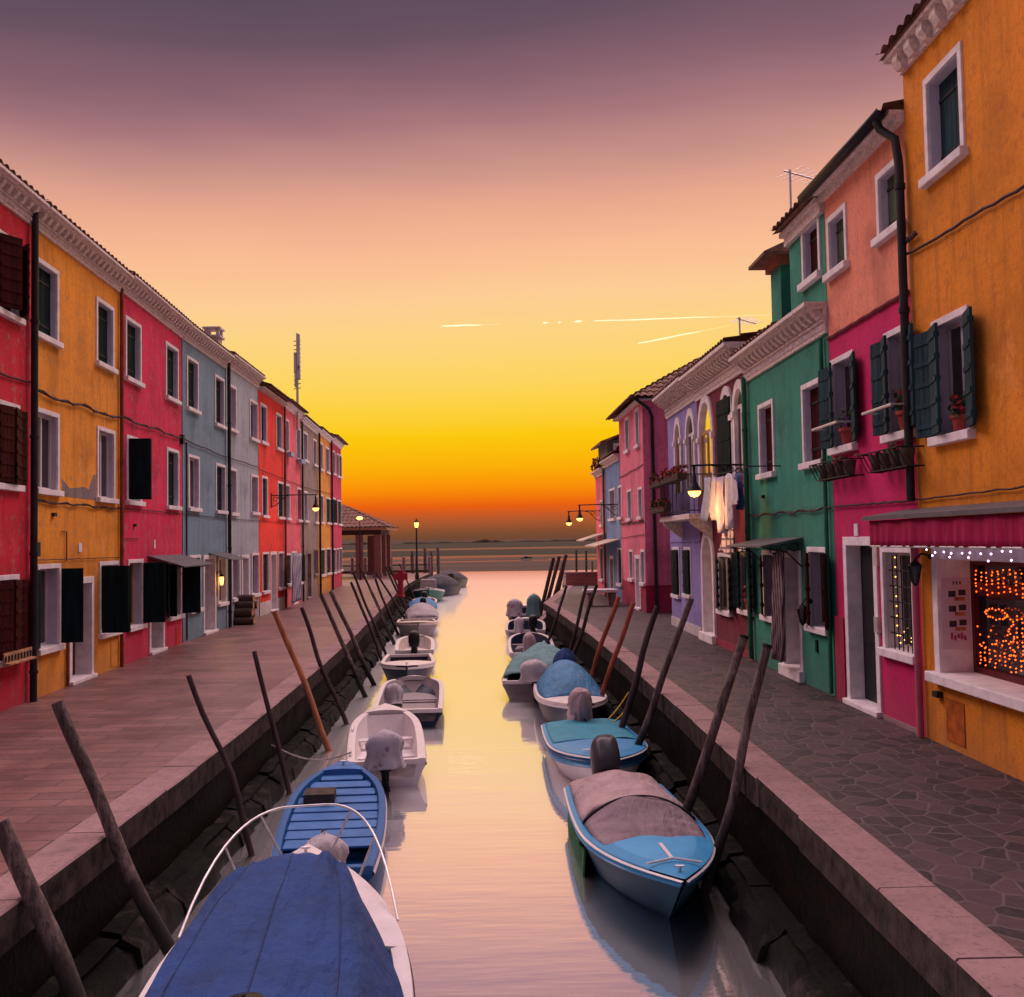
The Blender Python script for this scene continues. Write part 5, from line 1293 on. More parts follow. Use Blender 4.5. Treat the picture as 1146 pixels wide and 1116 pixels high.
b = Boat('tarp_work_boat', 'larger boat under a grey tarp beyond the street lamp, left', (-4.0, 76.0), (-5.5, 71.0), 2.1, .7, .9, NAVY, BGREY, BGREY, None)
b.cover('tarpaulin', 0, .9, .75, TARPK, wr=.12, seed=3); b.motor(BLACK, 0, 0, 1.6)
b = Boat('tarp_outer_boat', 'grey tarp covered boat lying outermost at the canal mouth, left', (-3.9, 88.0), (-5.1, 82.5), 2.1, .7, .95, NAVY, CREAM, BGREY, None)
b.cover('tarpaulin', 0, .95, .7, TARPK, wr=.12, seed=5)
b = Boat('blue_cover_boat', 'small boat under a dark blue cover just beyond the pale canvas boat, left', (-4.25, 53.0), (-4.7, 57.4), 1.6, .42, .6, NAVY, BW, BGREY, BW)
b.cover('canvas', 0, .8, .4, TARPD, wr=.05, seed=11); b.motor(BLACK, 0, 0, 1.1)
b = Boat('grey_dinghy', 'low grey dinghy with a dark motor just before the green hulled boat, left', (-4.6, 58.6), (-4.9, 62.4), 1.5, .40, .55, BGREY, CREAM, BGREY, None)
b.motor(BLACK, 0, 0, 1.2); b.thwart(.5, .25, BARK)
# ---- right side
b = Boat('blue_canopy_boat', 'light blue boat with a taupe canvas cover and tilted motor, nearest on the right', (1.54, 14.2), (1.71, 9.62), 1.50, .42, .64, paint('boat_dark_teal', (.005, .045, .080), .6, .3), BLUE, BGREY, BLUE, .10, .40, 2.5, .92)
b.band('white_line', BW, .01, -.03, .026)
b.deck('deck_panel', .60, .985, paint('deck_blue', (.075, .34, .62), .45), .055, .032, .09)
mb = MB(); z = b.sheer(.75)+.12; mb.obox((b.xx(.74, 1), -.02, b.sheer(.74)+.095), (b.L*.13, 0, .035), (0, .04, 0), (0, 0, .012)); mb.build('deck_strip', BW, b.root)
mb = MB(); mb.tube([(b.xx(.90, 1), -.28, b.sheer(.90)+.07), (b.xx(.885, 1), 0, b.sheer(.89)+.10), (b.xx(.90, 1), .28, b.sheer(.90)+.07)], .012, 6); mb.build('deck_trim', BW, b.root)
b.cover('canvas', -.01, .46, .32, TARPP, prof=lambda u: (min(1, u*2.6+.30)**.7)*(1-.04*u), wr=.07, out=-.06, drop=.0)
mb = MB(); cf = []
for k in range(41):
    v = -1+k/20; bb = b.hb(.46)-.06; z = b.sheer(.46)+.03; cf.append(Vector((b.xx(.46, 1)+.005, bb*max(-1, min(1, v*1.03)), z+.01+.32*.97*(1-abs(v)**2.2)+.01)))
mb.tube(cf, .012, 6); mb.build('canvas_hem', TARPK, b.root, smooth=60)
b.cover('canopy_front', .461, .68, .32, TARPP2, prof=lambda u: (1-u)**1.05*.96, wr=.035, out=-.07, drop=.0, seed=4)
b.motor(MOTG, 40, -.12, 1.3, turn=0); b.cleat(.955)
mb = MB(); rows = []
for i in range(15):
    t = .12+.42*i/14; bb = b.hb(t)*.90; rows.append([Vector((b.xx(t, .2), -bb-.06-.04*noise.noise(Vector((i*.7, k, 2))), .30-.16*k+.06*noise.noise(Vector((i*.9, k, 5))))) for k in range(4)])
mb.grid(rows); mb.build('weed_net', ALGAE, b.root, solid=.02)

b = Boat('blue_flat_cover_boat', 'blue boat with a flat teal cover and white hull sides, second on the right', (1.50, 19.2), (1.66, 14.65), 1.62, .40, .70, BW, BLUE, BGREY, BLUED, .10, .5, 2.5, .94)
b.band('white_line', BW, .012, -.03, .026); b.band('blue_stripe', BLUE, -.10, -.20, .012)
b.deck('deck_panel', .48, .985, paint('deck_blue2', (.07, .27, .52), .45), .05, .032, .09)
b.cover('canvas', 0, .50, .05, BTEAL, prof=lambda u: 1, wr=.02, out=-.06, drop=0)
mb = MB(); mb.obox((b.xx(.66, 1), -.025, b.sheer(.66)+.095), (b.L*.15, 0, .04), (0, .05, 0), (0, 0, .012)); mb.build('deck_strip', BW, b.root)
mb = MB(); mb.obox((b.xx(.82, 1), .02, b.sheer(.82)+.088), (.05, 0, 0), (-.04, -.42, -.01), (0, 0, .012)); mb.build('deck_trim', BW, b.root)
b.motor(MOTG, 28, .0, 1.08, cover=TARPP); b.cleat(.95)

b = Boat('dome_cover_boat', 'navy boat with white deck under a domed blue cover, third on the right', (1.43, 24.3), (1.55, 19.4), 1.52, .46, .70, NAVY, BW, BGREY, BW, .12, .42, 2.6, .9)
b.cover('canvas', -.01, .66, .62, TARPD, prof=lambda u: (min(1, u*2.5+.3)**.8)*(1-max(0, (u-.45)/.55)**2.2*.97), wr=.03, out=-.06, drop=0)
b.cleat(.9); b.motor(NAVY, 0, .1, 1.3, cover=TARPB)

b = Boat('teal_tarp_boat', 'boat draped in a pale teal tarp, white cover on its motor, right', (.80, 24.6), (1.25, 29.8), 1.75, .46, .6, BGREY, BW, BGREY, None, .1, .3, 3, .95)
b.cover('tarpaulin', .08, 1.0, .40, TARPT, prof=lambda u: (min(1, u*4+.35))*(1-.35*u), wr=.12, seed=9, out=.05)
b.motor(MOTG, 0, 0, 1.0, cover=TARPW, covershape=(1.15, 1.7, .9), skirt=-.10)
b = Boat('white_rim_boat', 'white rimmed open boat with a taupe hooded motor, behind the teal tarp boat, right', (.92, 31.0), (.95, 36.4), 1.55, .42, .62, BW, BW, NAVY, BW, .10, .0, 4, .92)
b.motor(MOTG, 0, .1, 1.0, t=0, cover=TARPP, covershape=(1, 1, 1.1)); b.thwart(.6, .25, BGREY)
b = Boat('black_outboard_boat', 'white boat with two dark motors on its stern, right', (.88, 38.6), (1.0, 43.0), 1.65, .45, .6, BW, BW, NAVY, None, .11, .15, 4, .95)
b.motor(BLACK, 0, -.3, 1.1); b.motor(BLACK, 0, .25, 1.0, cover=TARPW, covershape=(.9, .9, .9))
b = Boat('floral_cover_boat', 'small boat with floral and teal motor covers, farthest moored on the right', (1.02, 46.5), (1.2, 51.0), 1.7, .5, .66, BW, BW, NAVY, None, .11, .2, 3.5, .95)
b.motor(BLACK, 0, .45, 1.35, cover=FLORAL, covershape=(1, 1.3, .9)); b.motor(BLACK, 0, -.45, 1.35, cover=TARPT, covershape=(1.0, 1.2, 1.2))
b = Boat('distant_boat', 'tiny dark boat lying off the mudflat far out on the lagoon', (4.2, 212.0), (6.8, 212.6), .9, .35, .5, NAVY, NAVY, NAVY, None)
b.cover('cabin', .2, .6, .35, NAVY, wr=.0)

# ------------------------------------------------------------------ mooring poles
m, t, b_ = newmat('pole_wood')
f = noise_tex(t, 5, 8, (2.5, 2.5, .35), .7)
col = cramp(t, f, [(.32, (.018, .012, .011, 1)), (.48, (.10, .062, .055, 1)), (.66, (.22, .15, .135, 1))])
zz_ = nd(t, 'ShaderNodeSeparateXYZ', {0: nd(t, 'ShaderNodeNewGeometry').outputs['Position']}).outputs[2]
za = nd(t, 'ShaderNodeMath', {0: noise_tex(t, 3, 5), 1: .5, 2: zz_}, operation='MULTIPLY_ADD').outputs[0]
gr = noise_tex(t, 14, 6, (4, 4, .25), .75)
col = mixc(t, cramp(t, gr, [(.38, (.9, .9, .9, 1)), (.50, (0, 0, 0, 1))]), col, (.012, .008, .008, 1))
col = mixc(t, cramp(t, noise_tex(t, 2.2, 8, None, .7), [(.55, (0, 0, 0, 1)), (.66, (.7, .7, .7, 1))]), col, (.24, .18, .17, 1))
col = mixc(t, nd(t, 'ShaderNodeMapRange', {'Value': za, 'From Min': .85, 'From Max': 1.25, 'To Min': 1, 'To Max': 0}).outputs[0], col, (.014, .012, .008, 1))
t.links.new(col, b_.inputs['Base Color']); b_.inputs['Roughness'].default_value = .85; bump(t, b_, noise_tex(t, 9, 8, (3, 3, .3), .7), .8, .02)
POLE = m
POLER = simple('pole_red', (.26, .065, .04), .7, .4, 4, .4, 0, (2, 2, .4)); POLEO = simple('pole_orange', (.42, .17, .08), .75, .35, 5, .4, 0, (2, 2, .3)); POLED = simple('pole_dark', (.055, .035, .035), .75, .5, 5, .5, 0, (2, 2, .3))
BAND = simple('pole_band', (.015, .015, .016), .5, .2, 5)
def pole(side, top, low, wpx, label, mt=None, kind='pole', band=False, bend=.04):
    "lean a pole on the kerb: it crosses the kerb line where the photograph shows it crossing"
    fk = kL if side < 0 else kR; zq = ZL if side < 0 else ZR
    def err(Y):
        a, c = PY(*top, Y), PY(*low, Y)
        if abs(a.z-c.z) < 1e-6: return 0
        u = (zq-c.z)/(a.z-c.z); x = c.x+(a.x-c.x)*u
        return (x-fk(Y))*side*-1-.10      # metres on the canal side of the kerb edge
    ys = [4+.1*i for i in range(760)]
    best = min(ys, key=lambda Y: abs(err(Y)))
    Y = best; a, c = PY(*top, Y), PY(*low, Y)
    r = max(.028, wpx*(.88 if wpx > 16 else .72)/2*Y/F)
    d = (c-a).normalized(); L_ = (a.z+.75)/max(.2, -d.z); e = a+d*L_
    base = e; seed = rnd.uniform(0, 99)
    o = empty('mooring_pole', base, 0, label, 'mooring pole', 'wooden mooring poles leaning on the left kerb' if side < 0 else 'wooden mooring poles leaning on the right kerb')
    mb = MB(); n = 12; path = []; rs = []
    for i in range(n+1):
        u = i/n; q = (e.lerp(a, u))-base
        q += Vector((noise.noise(Vector((u*2.2+seed, 0, 0))), noise.noise(Vector((seed, u*2.2, 5))), 0))*bend*math.sin(PI*u)*3
        path.append(q); rs.append(r*(1.12-.22*u)*(1+.07*noise.noise(Vector((u*8, seed, 1)))))
    mb.tube(path, rs, 12); mb.build('post', mt or POLE, o, smooth=50)
    if band:
        mb = MB(); dd_ = (path[-1]-path[-2]).normalized(); mb.tube([path[-1]-dd_*.03, path[-1]+dd_*.01], rs[-1]*1.12, 12); mb.build('cap', BAND, o, smooth=40)
    return o
LP = [((0, 920), (83, 1116), 24, 'thick split grey pole at the left edge beside the tarp boat', None), ((64, 786), (188, 1072), 17, 'stout weathered pole next to the blue tarp boat\'s stern', None),
      ((211, 756), (275, 930), 9, 'thin dark pole beside the bow rail of the tarp boat', POLED), ((284.5, 729), (322, 880), 8, 'slim pole behind the blue plank boat', POLED),
      ((307, 684), (372, 845), 9.5, 'orange brown bent pole beside the floral-cloth boat', POLEO), ((337.5, 680), (390, 820), 7, 'dark pole just beyond the orange one on the left', POLED),
      ((359, 665), (411, 783), 7, 'brown pole, nearer of the close pair beside the flat grey boat', None), ((370, 662), (421, 772), 7, 'brown pole, farther of the close pair beside the flat grey boat', None),
      ((392.7, 651.5), (430, 745), 4.6, 'dark tall pole behind the navy boat\'s stern', POLED), ((395.5, 641), (418, 697), 4.2, 'dark pole beside the black outboard boat', POLED),
      ((401.5, 631.5), (429, 692), 3.6, 'dark slender pole in front of the tiled shelter', POLED), ((413, 658), (431, 700), 2.6, 'thinnest stick among the poles by the cream deck boat', None),
      ((420, 648), (441, 699), 4, 'dark pole left of the two long ones by the pale canvas boat', POLED), ((421, 641), (443, 676), 3.6, 'dark leaning pole near the red hydrant', POLED),
      ((431.7, 634.5), (455, 684), 3.6, 'long dark pole, nearer of the pair by the hydrant', POLED), ((435.5, 634), (458, 688), 3.4, 'long dark pole, farther of the pair by the hydrant', POLED),
      ((447, 631), (460, 660), 2.4, 'short faint pole between hydrant and street lamp', POLED)]
for a, c, w, lb, mt in LP: pole(-1, a, c, w, lb, mt)
RP = [((859, 722), (803, 944.6), 15, 'thick grey pole with dark cap, nearest on the right', None, True), ((833, 711.6), (770, 905), 15, 'thick grey pole in front of the wine house, second on the right', None, True),
      ((773.5, 670), (716, 827), 11, 'weathered pole in front of the violet house shutters', None, False), ((736, 678), (704, 788), 10, 'dark pole in front of the pink house corner', POLED, False),
      ((709, 674.5), (672.6, 779), 8, 'reddish pole in front of the pink house door', POLER, False), ((692.5, 668), (661, 762), 7.5, 'reddish pole in front of the blue house', POLER, False),
      ((668, 654.5), (634, 750), 6, 'dark pole in front of the stone bench', POLED, False), ((656.7, 654), (637, 731.6), 5.5, 'dark pole in front of the low brick wall', POLED, False),
      ((642, 657), (621.5, 720), 5, 'pole left of the bench, farther of a pair', POLED, False), ((634, 655.6), (619, 704), 4.6, 'pole at the start of the stone slip', POLED, False)]
for a, c, w, lb, mt, bd in RP: pole(1, a, c, w, lb, mt, band=bd)
def far_pole(top, low, Y, wpx, label, group, mt=None):
    a, c = PY(*top, Y), PY(*low, Y); d = (a-c).normalized(); e = c-d*((c.z+.6)/d.z)
    o = empty('mooring_pole', e, 0, label, 'mooring pole', group); mb = MB(); mb.tube([(0, 0, 0), (a-e)*.5+Vector((.02, 0, 0)), a-e], [wpx/2*Y/F*1.1, wpx/2*Y/F, wpx/2*Y/F*.9], 10); mb.build('post', mt or POLED, o, smooth=50)
far_pole((619.5, 624.5), (605, 684), 46, 4.6, 'nearest and lowest of the dark poles beyond the right slip', 'poles beyond the right slip')
far_pole((626, 623), (615, 663.5), 50, 4.4, 'second of the dark poles beyond the right slip', 'poles beyond the right slip')
far_pole((633.7, 621), (622, 661), 53, 4.4, 'third of the dark poles beyond the right slip, leaning most', 'poles beyond the right slip')
far_pole((632, 630), (625.5, 660), 56, 3, 'short pole behind the leaning three beyond the right slip', 'poles beyond the right slip')

# ------------------------------------------------------------------ lamps
def lamp_point(loc, power, r=.08, col=(1, .50, .14)):
    l = bpy.data.lights.new('lamp_light', 'POINT'); l.energy = power; l.shadow_soft_size = r; l.color = col
    o = bpy.data.objects.new('lamp_light', l); COL.objects.link(o); return o
def bracket_lamp(h, a, z, reach, label, power, pxl=None, drop=.5):
    root = empty('wall_lamp', h.w(a, 0, z), h.root.rotation_euler.z, label, 'wall lamp', 'bracket lamps on the house fronts')
    o = lambda d, zz_=0, aa=0: Vector((aa, h.sg*d, zz_))
    mb = MB(); mb.box(-.07, .07, min(0, h.sg*.03), max(0, h.sg*.03), -.45, .15); mb.tube([o(.02, .05), o(reach*.6, .06), o(reach+.06, .05)], .022, 8)
    mb.tube([o(.03, -.40), o(.18, -.36), o(.36, -.2), o(.55, .0), o(.75, .05)], .018, 6)
    for q in range(2):
        c = o(.17+.2*q, -.10+.05*q); mb.tube([c+o(.085*math.cos(k*.63)*(1-.05*k*(k > 6)), .085*math.sin(k*.63)) for k in range(11)], .012, 5)
    mb.build('bracket', IRON, root, smooth=50)
    c = o(reach, 0)
    mb = MB(); mb.lathe([(.03, .05), (.03, -.14), (.05, -.16), (.055, -.30), (.08, -.34), (.145, -.46), (.155, -.49)], c, 16); mb.build('lamp_shade', IRON, root, smooth=50)
    mb = MB(); mb.lathe([(.135, -.48), (.125, -.54), (.08, -.59), (.02, -.61)], c, 14); mb.build('bulb', BULB, root, smooth=60)
    l = lamp_point((0, 0, 0), power, .1); l.parent = root; l.location = c+Vector((0, 0, -.92))
    return root
a, z = hsc.loc(303.5, 556); bracket_lamp(hsc, a, z, 1.8, 'lit bracket lamp on the orange-red house of the left row', 26)
a, z = hwi.loc(842.5, 521); bracket_lamp(hwi, .12, z, 1.12, 'lit bracket lamp on the wine house above the laundry', 48)
a, z = hbl.loc(692, 566); bracket_lamp(hbl, a, z, 1.6, 'lit bracket lamp on the blue house, nearer of the far pair', 14)
a, z = hfr.loc(672, 573); bracket_lamp(hfr, a, z, 1.5, 'lit bracket lamp at the end house, farther of the far pair', 14)
# street lamp at the quay end
base = Pz(466.8, 648.5, ZL); zt = PY(464.6, 581, base.y).z-ZL
root = empty('street_lamp', base, 0, 'tall dark street lamp with a lit lantern at the left quay end', 'street lamp')
mb = MB(); mb.lathe([(.16, 0), (.15, .3), (.09, .45), (.075, 1.2), (.055, zt-.75), (.09, zt-.7), (.03, zt-.62)], (0, 0, 0), 12); mb.build('post', IRON, root, smooth=40)
mb = MB(); mb.lathe([(.10, zt-.62), (.17, zt-.30), (.17, zt-.28)], (0, 0, 0), 6); mb.build('lantern', BULB, root)
mb = MB(); mb.lathe([(.24, zt-.28), (.20, zt-.22), (.08, zt-.08), (.03, zt), (.01, zt+.08)], (0, 0, 0), 8); mb.build('lamp_cap', IRON, root)
l = lamp_point((0, 0, 0), 20, .15); l.parent = root; l.location = (.32, -.2, zt-.45)
# lantern beside the blue-grey house door
a, z = hsl.loc(242.3, 650); root = empty('wall_lantern', hsl.w(a, 0, z), hsl.root.rotation_euler.z, 'small lit lantern beside the blue-grey house door', 'wall lamp')
mb = MB(); mb.box(-.03, .03, hsl.sg*.03, 0, -.5, .3); mb.tube([(0, 0, .25), (0, hsl.sg*.16, .30), (0, hsl.sg*.16, .2)], .012, 6); mb.lathe([(.10, .12), (.05, .18), (.01, .22)], (0, hsl.sg*.16, 0), 8); mb.build('bracket', IRON, root)
mb = MB(); mb.lathe([(.045, -.14), (.075, .115)], (0, hsl.sg*.16, 0), 8); mb.build('bulb', BULB, root); l = lamp_point((0, 0, 0), 6, .06); l.parent = root; l.location = (0, hsl.sg*.33, 0)
# unlit lanterns
def lantern(h, px, py, label, d=.28, k=1.0):
    a, z = h.loc(px, py, d); root = empty('wall_lantern', h.w(a, 0, z), h.root.rotation_euler.z, label, 'lantern')
    c = (0, h.sg*d, 0); mb = MB(); mb.tube([(0, 0, .30*k), (0, h.sg*d*.6, .36*k), (0, h.sg*d, .24*k)], .015, 6); mb.lathe([(.01, .26*k), (.04*k, .22*k), (.13*k, .14*k), (.14*k, .12*k)], c, 6); mb.lathe([(.06*k, -.22*k), (.03*k, -.28*k)], c, 6)
    for q in range(6):
        an = 2*PI*q/6; mb.tube([Vector(c)+Vector((.12*k*math.cos(an), .12*k*math.sin(an), .12*k)), Vector(c)+Vector((.06*k*math.cos(an), .06*k*math.sin(an), -.22*k))], .008, 4)
    mb.ball((0, h.sg*.02, .30*k), .06*k); mb.build('frame', IRON, root)
    mb = MB(); mb.lathe([(.055*k, -.21*k), (.11*k, .115*k)], c, 6); mb.build('pane', GLASS, root)
lantern(hoc, 1024, 640, 'unlit iron lantern between the fuchsia house window and the shop', .22, .62)
lantern(hgn, 898, 687, 'unlit box lantern beside the green house door', .16, .7)

# ------------------------------------------------------------------ fairy lights
s0_, s1_, z0_, z1_ = shop
def bulbs(name, pts, r, mt, label, h, cat='fairy lights', wire=False):
    root_ = empty(name, h.A, h.root.rotation_euler.z, label, cat)
    mb = MB()
    for p_ in pts: mb.octa(p_, r)
    mb.build('bulbs', mt, root_)
    return root_
iu0, iu1, iv0, iv1 = s0_+.24, s1_-.24, z0_+.22, z1_-.24
def sp(u, v): return hoc.p(iu1+(iu0-iu1)*u+rnd.uniform(-.012, .012), -.36, iv0+(iv1-iv0)*v+rnd.uniform(-.012, .012))
pts = []
for r_ in range(6):
    for k in range(15): 
        if rnd.random() < .75: pts.append(sp(.04+.064*k, .97-.042*r_-.02*math.sin(k*.9)))
for k in range(20): pts.append(sp(.26+.12*math.sin(2*PI*k/20), .55+.05*math.cos(2*PI*k/20)))
for k in range(18): pts.append(sp(.42+.03*math.sin(k), .52-.022*k))
for r_ in range(11):
    for k in range(10): 
        if rnd.random() < .8: pts.append(sp(.48+.055*k, .57-.043*r_+.02*math.sin(k)))
for r_ in range(5):
    for k in range(17): 
        if rnd.random() < .75: pts.append(sp(.06+.056*k, .18-.04*r_))
for k in range(16): pts.append(sp(rnd.uniform(.03, .4), rnd.uniform(.2, .4)))
bulbs('fairy_lights', pts, .0115, FAIRY, 'orange fairy lights strung across the shop display window', hoc)
zv = None
a1_, zb_ = hoc.loc(1046, 611); pts = []
for k in range(10):
    a = a1_-.22*k-.05
    for q in range(2+k % 2): pts.append(hoc.p(a+rnd.uniform(-.03, .03), .10+.02*q, shop[3]+.03-.07*q+rnd.uniform(-.02, .02)))
bulbs('fairy_lights', pts, .013, FAIRYW, 'white fairy lights hanging under the crimson awning', hoc)
q = qg; i0, i1, z0, z1 = q[0]+.15, q[1]-.15, q[2]+.15, q[3]-.16; pts = []
for k in range(9): pts.append(hfu.p(i1-.01, -.12, z1-(z1-z0)*k/9))
for k in range(4): pts += [hfu.p(i1-.1-.12*k, -.12, z0+.04+.05*(k % 2)), hfu.p(i1-.1-.12*k, -.12, z0+.14+.06*(k % 3))]
pts += [hfu.p(i0+.1, -.12, z1-.05), hfu.p(i0+.2, -.12, z1-.02)]
bulbs('fairy_lights', pts, .013, FAIRYY, 'yellow fairy lights in the barred window of the fuchsia house', hfu)

# ------------------------------------------------------------------ laundry
def wallpt(h, px, py, off): a, z = h.loc(px, py, off); return a, z
root = empty('clothes_line', hwi.A, hwi.root.rotation_euler.z, 'thin clothes line strung along the wine house front', 'clothes line')
pA, pB = wallpt(hwi, 838, 522, .62), wallpt(hwi, 783, 531, .62); mb = MB()
mb.tube([hwi.p(pA[0]+(pB[0]-pA[0])*i/12, .62, pA[1]+(pB[1]-pA[1])*i/12-.05*math.sin(PI*i/12)) for i in range(13)], .008, 5)
for q in (pA, pB): mb.tube([hwi.p(q[0], 0, q[1]), hwi.p(q[0], .64, q[1])], .013, 6)
mb.build('line', IRON, root)
def plaid(name, base, stripe):
    m, t, b = newmat(name); co = nd(t, 'ShaderNodeTexCoord').outputs['Object']
    w1 = nd(t, 'ShaderNodeTexWave', {'Vector': co, 'Scale': 1.7}, bands_direction='X'); w2 = nd(t, 'ShaderNodeTexWave', {'Vector': co, 'Scale': 1.7}, bands_direction='Z')
    mxw = nd(t, 'ShaderNodeMath', {0: w1.outputs['Fac'], 1: w2.outputs['Fac']}, operation='MAXIMUM').outputs[0]
    t.links.new(cramp(t, mxw, [(.80, c4(base)), (.9, c4(stripe))]), b.inputs['Base Color']); b.inputs['Roughness'].default_value = .9; return m
CWH = cloth('linen_white', (.56, .50, .56)); CLB = cloth('linen_pale_blue', (.34, .37, .52)); CLV = cloth('linen_lavender', (.46, .37, .48)); CNV = cloth('cotton_navy', (.03, .06, .20)); CPL = plaid('cotton_plaid', (.55, .42, .44), (.12, .09, .14))
def garment(name, outline, off, mt, label, cat, seed):
    "outline in pixels on a plane off metres before the wall; a wavy cloth of real thickness"
    P_ = [wallpt(hwi, x, y, off) for x, y in outline]
    a0, a1 = min(q[0] for q in P_), max(q[0] for q in P_); z0, z1 = min(q[1] for q in P_), max(q[1] for q in P_)
    bm = bmesh.new(); vs = [bm.verts.new((q[0], 0, q[1])) for q in P_]; bm.faces.new(vs)
    for k in range(1, 9):
        for (co_, no_) in (((a0+(a1-a0)*k/9, 0, 0), (1, 0, 0)), ((0, 0, z0+(z1-z0)*k/9), (0, 0, 1))):
            bmesh.ops.bisect_plane(bm, geom=bm.verts[:]+bm.edges[:]+bm.faces[:], plane_co=co_, plane_no=no_)
    mid = Vector(((a0+a1)/2, 0, z1))
    for v in bm.verts:
        f = (z1-v.co.z)/max(.1, z1-z0); dd = off+.05*f*math.sin(v.co.x*17+seed)+.03*noise.noise(Vector((v.co.x*3, v.co.z*2, seed)))+.02*f*math.sin(v.co.x*41+seed*2)
        v.co = Vector((v.co.x-mid.x, hwi.sg*dd, v.co.z-mid.z))
    me = bpy.data.meshes.new(name); bm.to_mesh(me); bm.free(); me.materials.append(mt)
    for p_ in me.polygons: p_.use_smooth = True
    o = bpy.data.objects.new(name, me); COL.objects.link(o); o.location = hwi.A+hwi.dir*mid.x+Vector((0, 0, mid.z)); o.rotation_euler = (0, 0, hwi.root.rotation_euler.z)
    md = o.modifiers.new('solid', 'SOLIDIFY'); md.thickness = .012; md.offset = 0
    tag(o, label, cat, 'laundry hung out before the wine house')
garment('trousers', [(787.5, 535), (795.5, 534), (794, 560), (792.5, 584), (787, 583)], .62, CLB, 'pale blue trouser leg, leftmost on the clothes line', 'laundry', 1)
garment('shirt', [(795, 535), (801.5, 533.5), (801.8, 560), (800.8, 583), (798.5, 582), (797.5, 572), (794, 574), (795, 555)], .60, CWH, 'white narrow shirt hanging second from the left on the line', 'laundry', 2)
garment('trousers', [(802.5, 534.5), (810.5, 533), (810, 560), (808.5, 597), (803.5, 596), (802.5, 570)], .63, CLV, 'lavender long trousers hanging in the middle of the line', 'laundry', 3)
garment('shirt', [(811.5, 534), (815, 529.5), (820, 531.5), (824, 540), (827.5, 560), (824, 564), (819, 566), (818.5, 591), (812, 592.5), (811.8, 560)], .66, CWH, 'big white shirt with a hanging sleeve, lit by the lamp', 'laundry', 4)
garment('pullover', [(823, 530), (831, 529), (831.5, 560), (829, 571), (824, 569)], .48, CNV, 'navy blue pullover at the right end of the line', 'laundry', 5)
garment('tea_towel', [(808.5, 594), (820.5, 588), (822, 618), (814, 621), (807, 616)], .50, CPL, 'plaid cloth hanging below the white shirt', 'laundry', 6)

# ------------------------------------------------------------------ balcony and flowers
h = hvi
FLOW = simple('flower_red', (.32, .03, .035), .8, .5, 14); LEAFM = simple('plant_leaf', (.035, .06, .02), .8, .6, 12)
FLOWP = simple('flower_violet', (.35, .06, .32), .8, .4, 14)
def leaves(mb, c, ext, n, r, seed, mis=(0,)):
    q = random.Random(seed)
    for _ in range(n):
        p_ = Vector(c)+Vector((q.uniform(-1, 1)*ext[0], q.uniform(-1, 1)*ext[1], q.uniform(-1, 1)*ext[2]))
        d1 = Vector((q.gauss(0, 1), q.gauss(0, 1), q.gauss(0, 1))).normalized()*r*q.uniform(.6, 1.3); d2 = d1.cross(Vector((q.gauss(0, 1), q.gauss(0, 1), q.gauss(0, 1)))).normalized()*r*.6
        mb.add([p_-d1, p_+d2, p_+d1, p_-d2], [(0, 1, 2, 3)], q.choice(mis))
aB0, aB1 = h.loc(797, 590)[0]-.15, h.loc(762, 590)[0]; zf = h.loc(766, 577, .3)[1]; oB = .60
mb = MB(); h.box(mb, aB0, aB1, .001, oB, zf-.14, zf); bal = h.part('balcony', CORN, mb, bevel=.02)
for a in (aB0+.2, aB1-.2): mb = MB(); mb.prism([h.p(a-.08, 0, zf-.141), h.p(a-.08, oB-.06, zf-.141), h.p(a-.08, oB-.12, zf-.26), h.p(a-.08, .12, zf-.52), h.p(a-.08, 0, zf-.6)], (.16, 0, 0)); h.part('corbel', CORN, mb, bal)
mb = MB(); zt = zf+.95
for (p0, p1) in ((h.p(aB0+.03, oB-.04, 0), h.p(aB1-.03, oB-.04, 0)), (h.p(aB0+.03, .0, 0), h.p(aB0+.03, oB-.04, 0)), (h.p(aB1-.03, 0, 0), h.p(aB1-.03, oB-.04, 0))):
    n = max(4, int((p1-p0).length/.11))
    for k in range(n+1):
        q_ = p0.lerp(p1, k/n); mb.tube([q_+Vector((0, 0, zf)), q_+Vector((0, 0, zt))], .008, 5)
    for zz_ in (zf+.08, zt): mb.tube([p0+Vector((0, 0, zz_)), p1+Vector((0, 0, zz_))], .014, 5)
h.part('railing', IRON, mb, bal)
def flowerbox(h, a0, a1, d0, d1, z, label, seed, fl=FLOW, hgt=.22, ratio=(0, 1, 1)):
    root = empty('flower_box', h.w((a0+a1)/2, (d0+d1)/2, z), h.root.rotation_euler.z, label, 'flower box', 'planters on the right row')
    w_ = (a1-a0)/2; dpt = abs(d1-d0)/2
    mb = MB(); mb.box(-w_, w_, -dpt, dpt, 0, .16); mb.build('trough', BARK, root, bevel=.01)
    mb = MB(); leaves(mb, (0, 0, .16+hgt*.35), (w_*1.02, dpt*1.3, hgt*.6), int(60+150*w_), .055, seed, ratio); mb.build('flowers', [LEAFM, fl], root, fix=False)
flowerbox(h, aB0+.1, aB1+.3, oB-.02, oB+.22, zt-.12, 'box of red flowers on the balcony rail of the violet house', 3)
flowerbox(h, (aB0+aB1)/2+.2, aB1+.25, oB+.001, oB+.2, zf+.12, 'lower box of dark red flowers at the balcony foot', 4, FLOW, .2, (0, 0, 1))
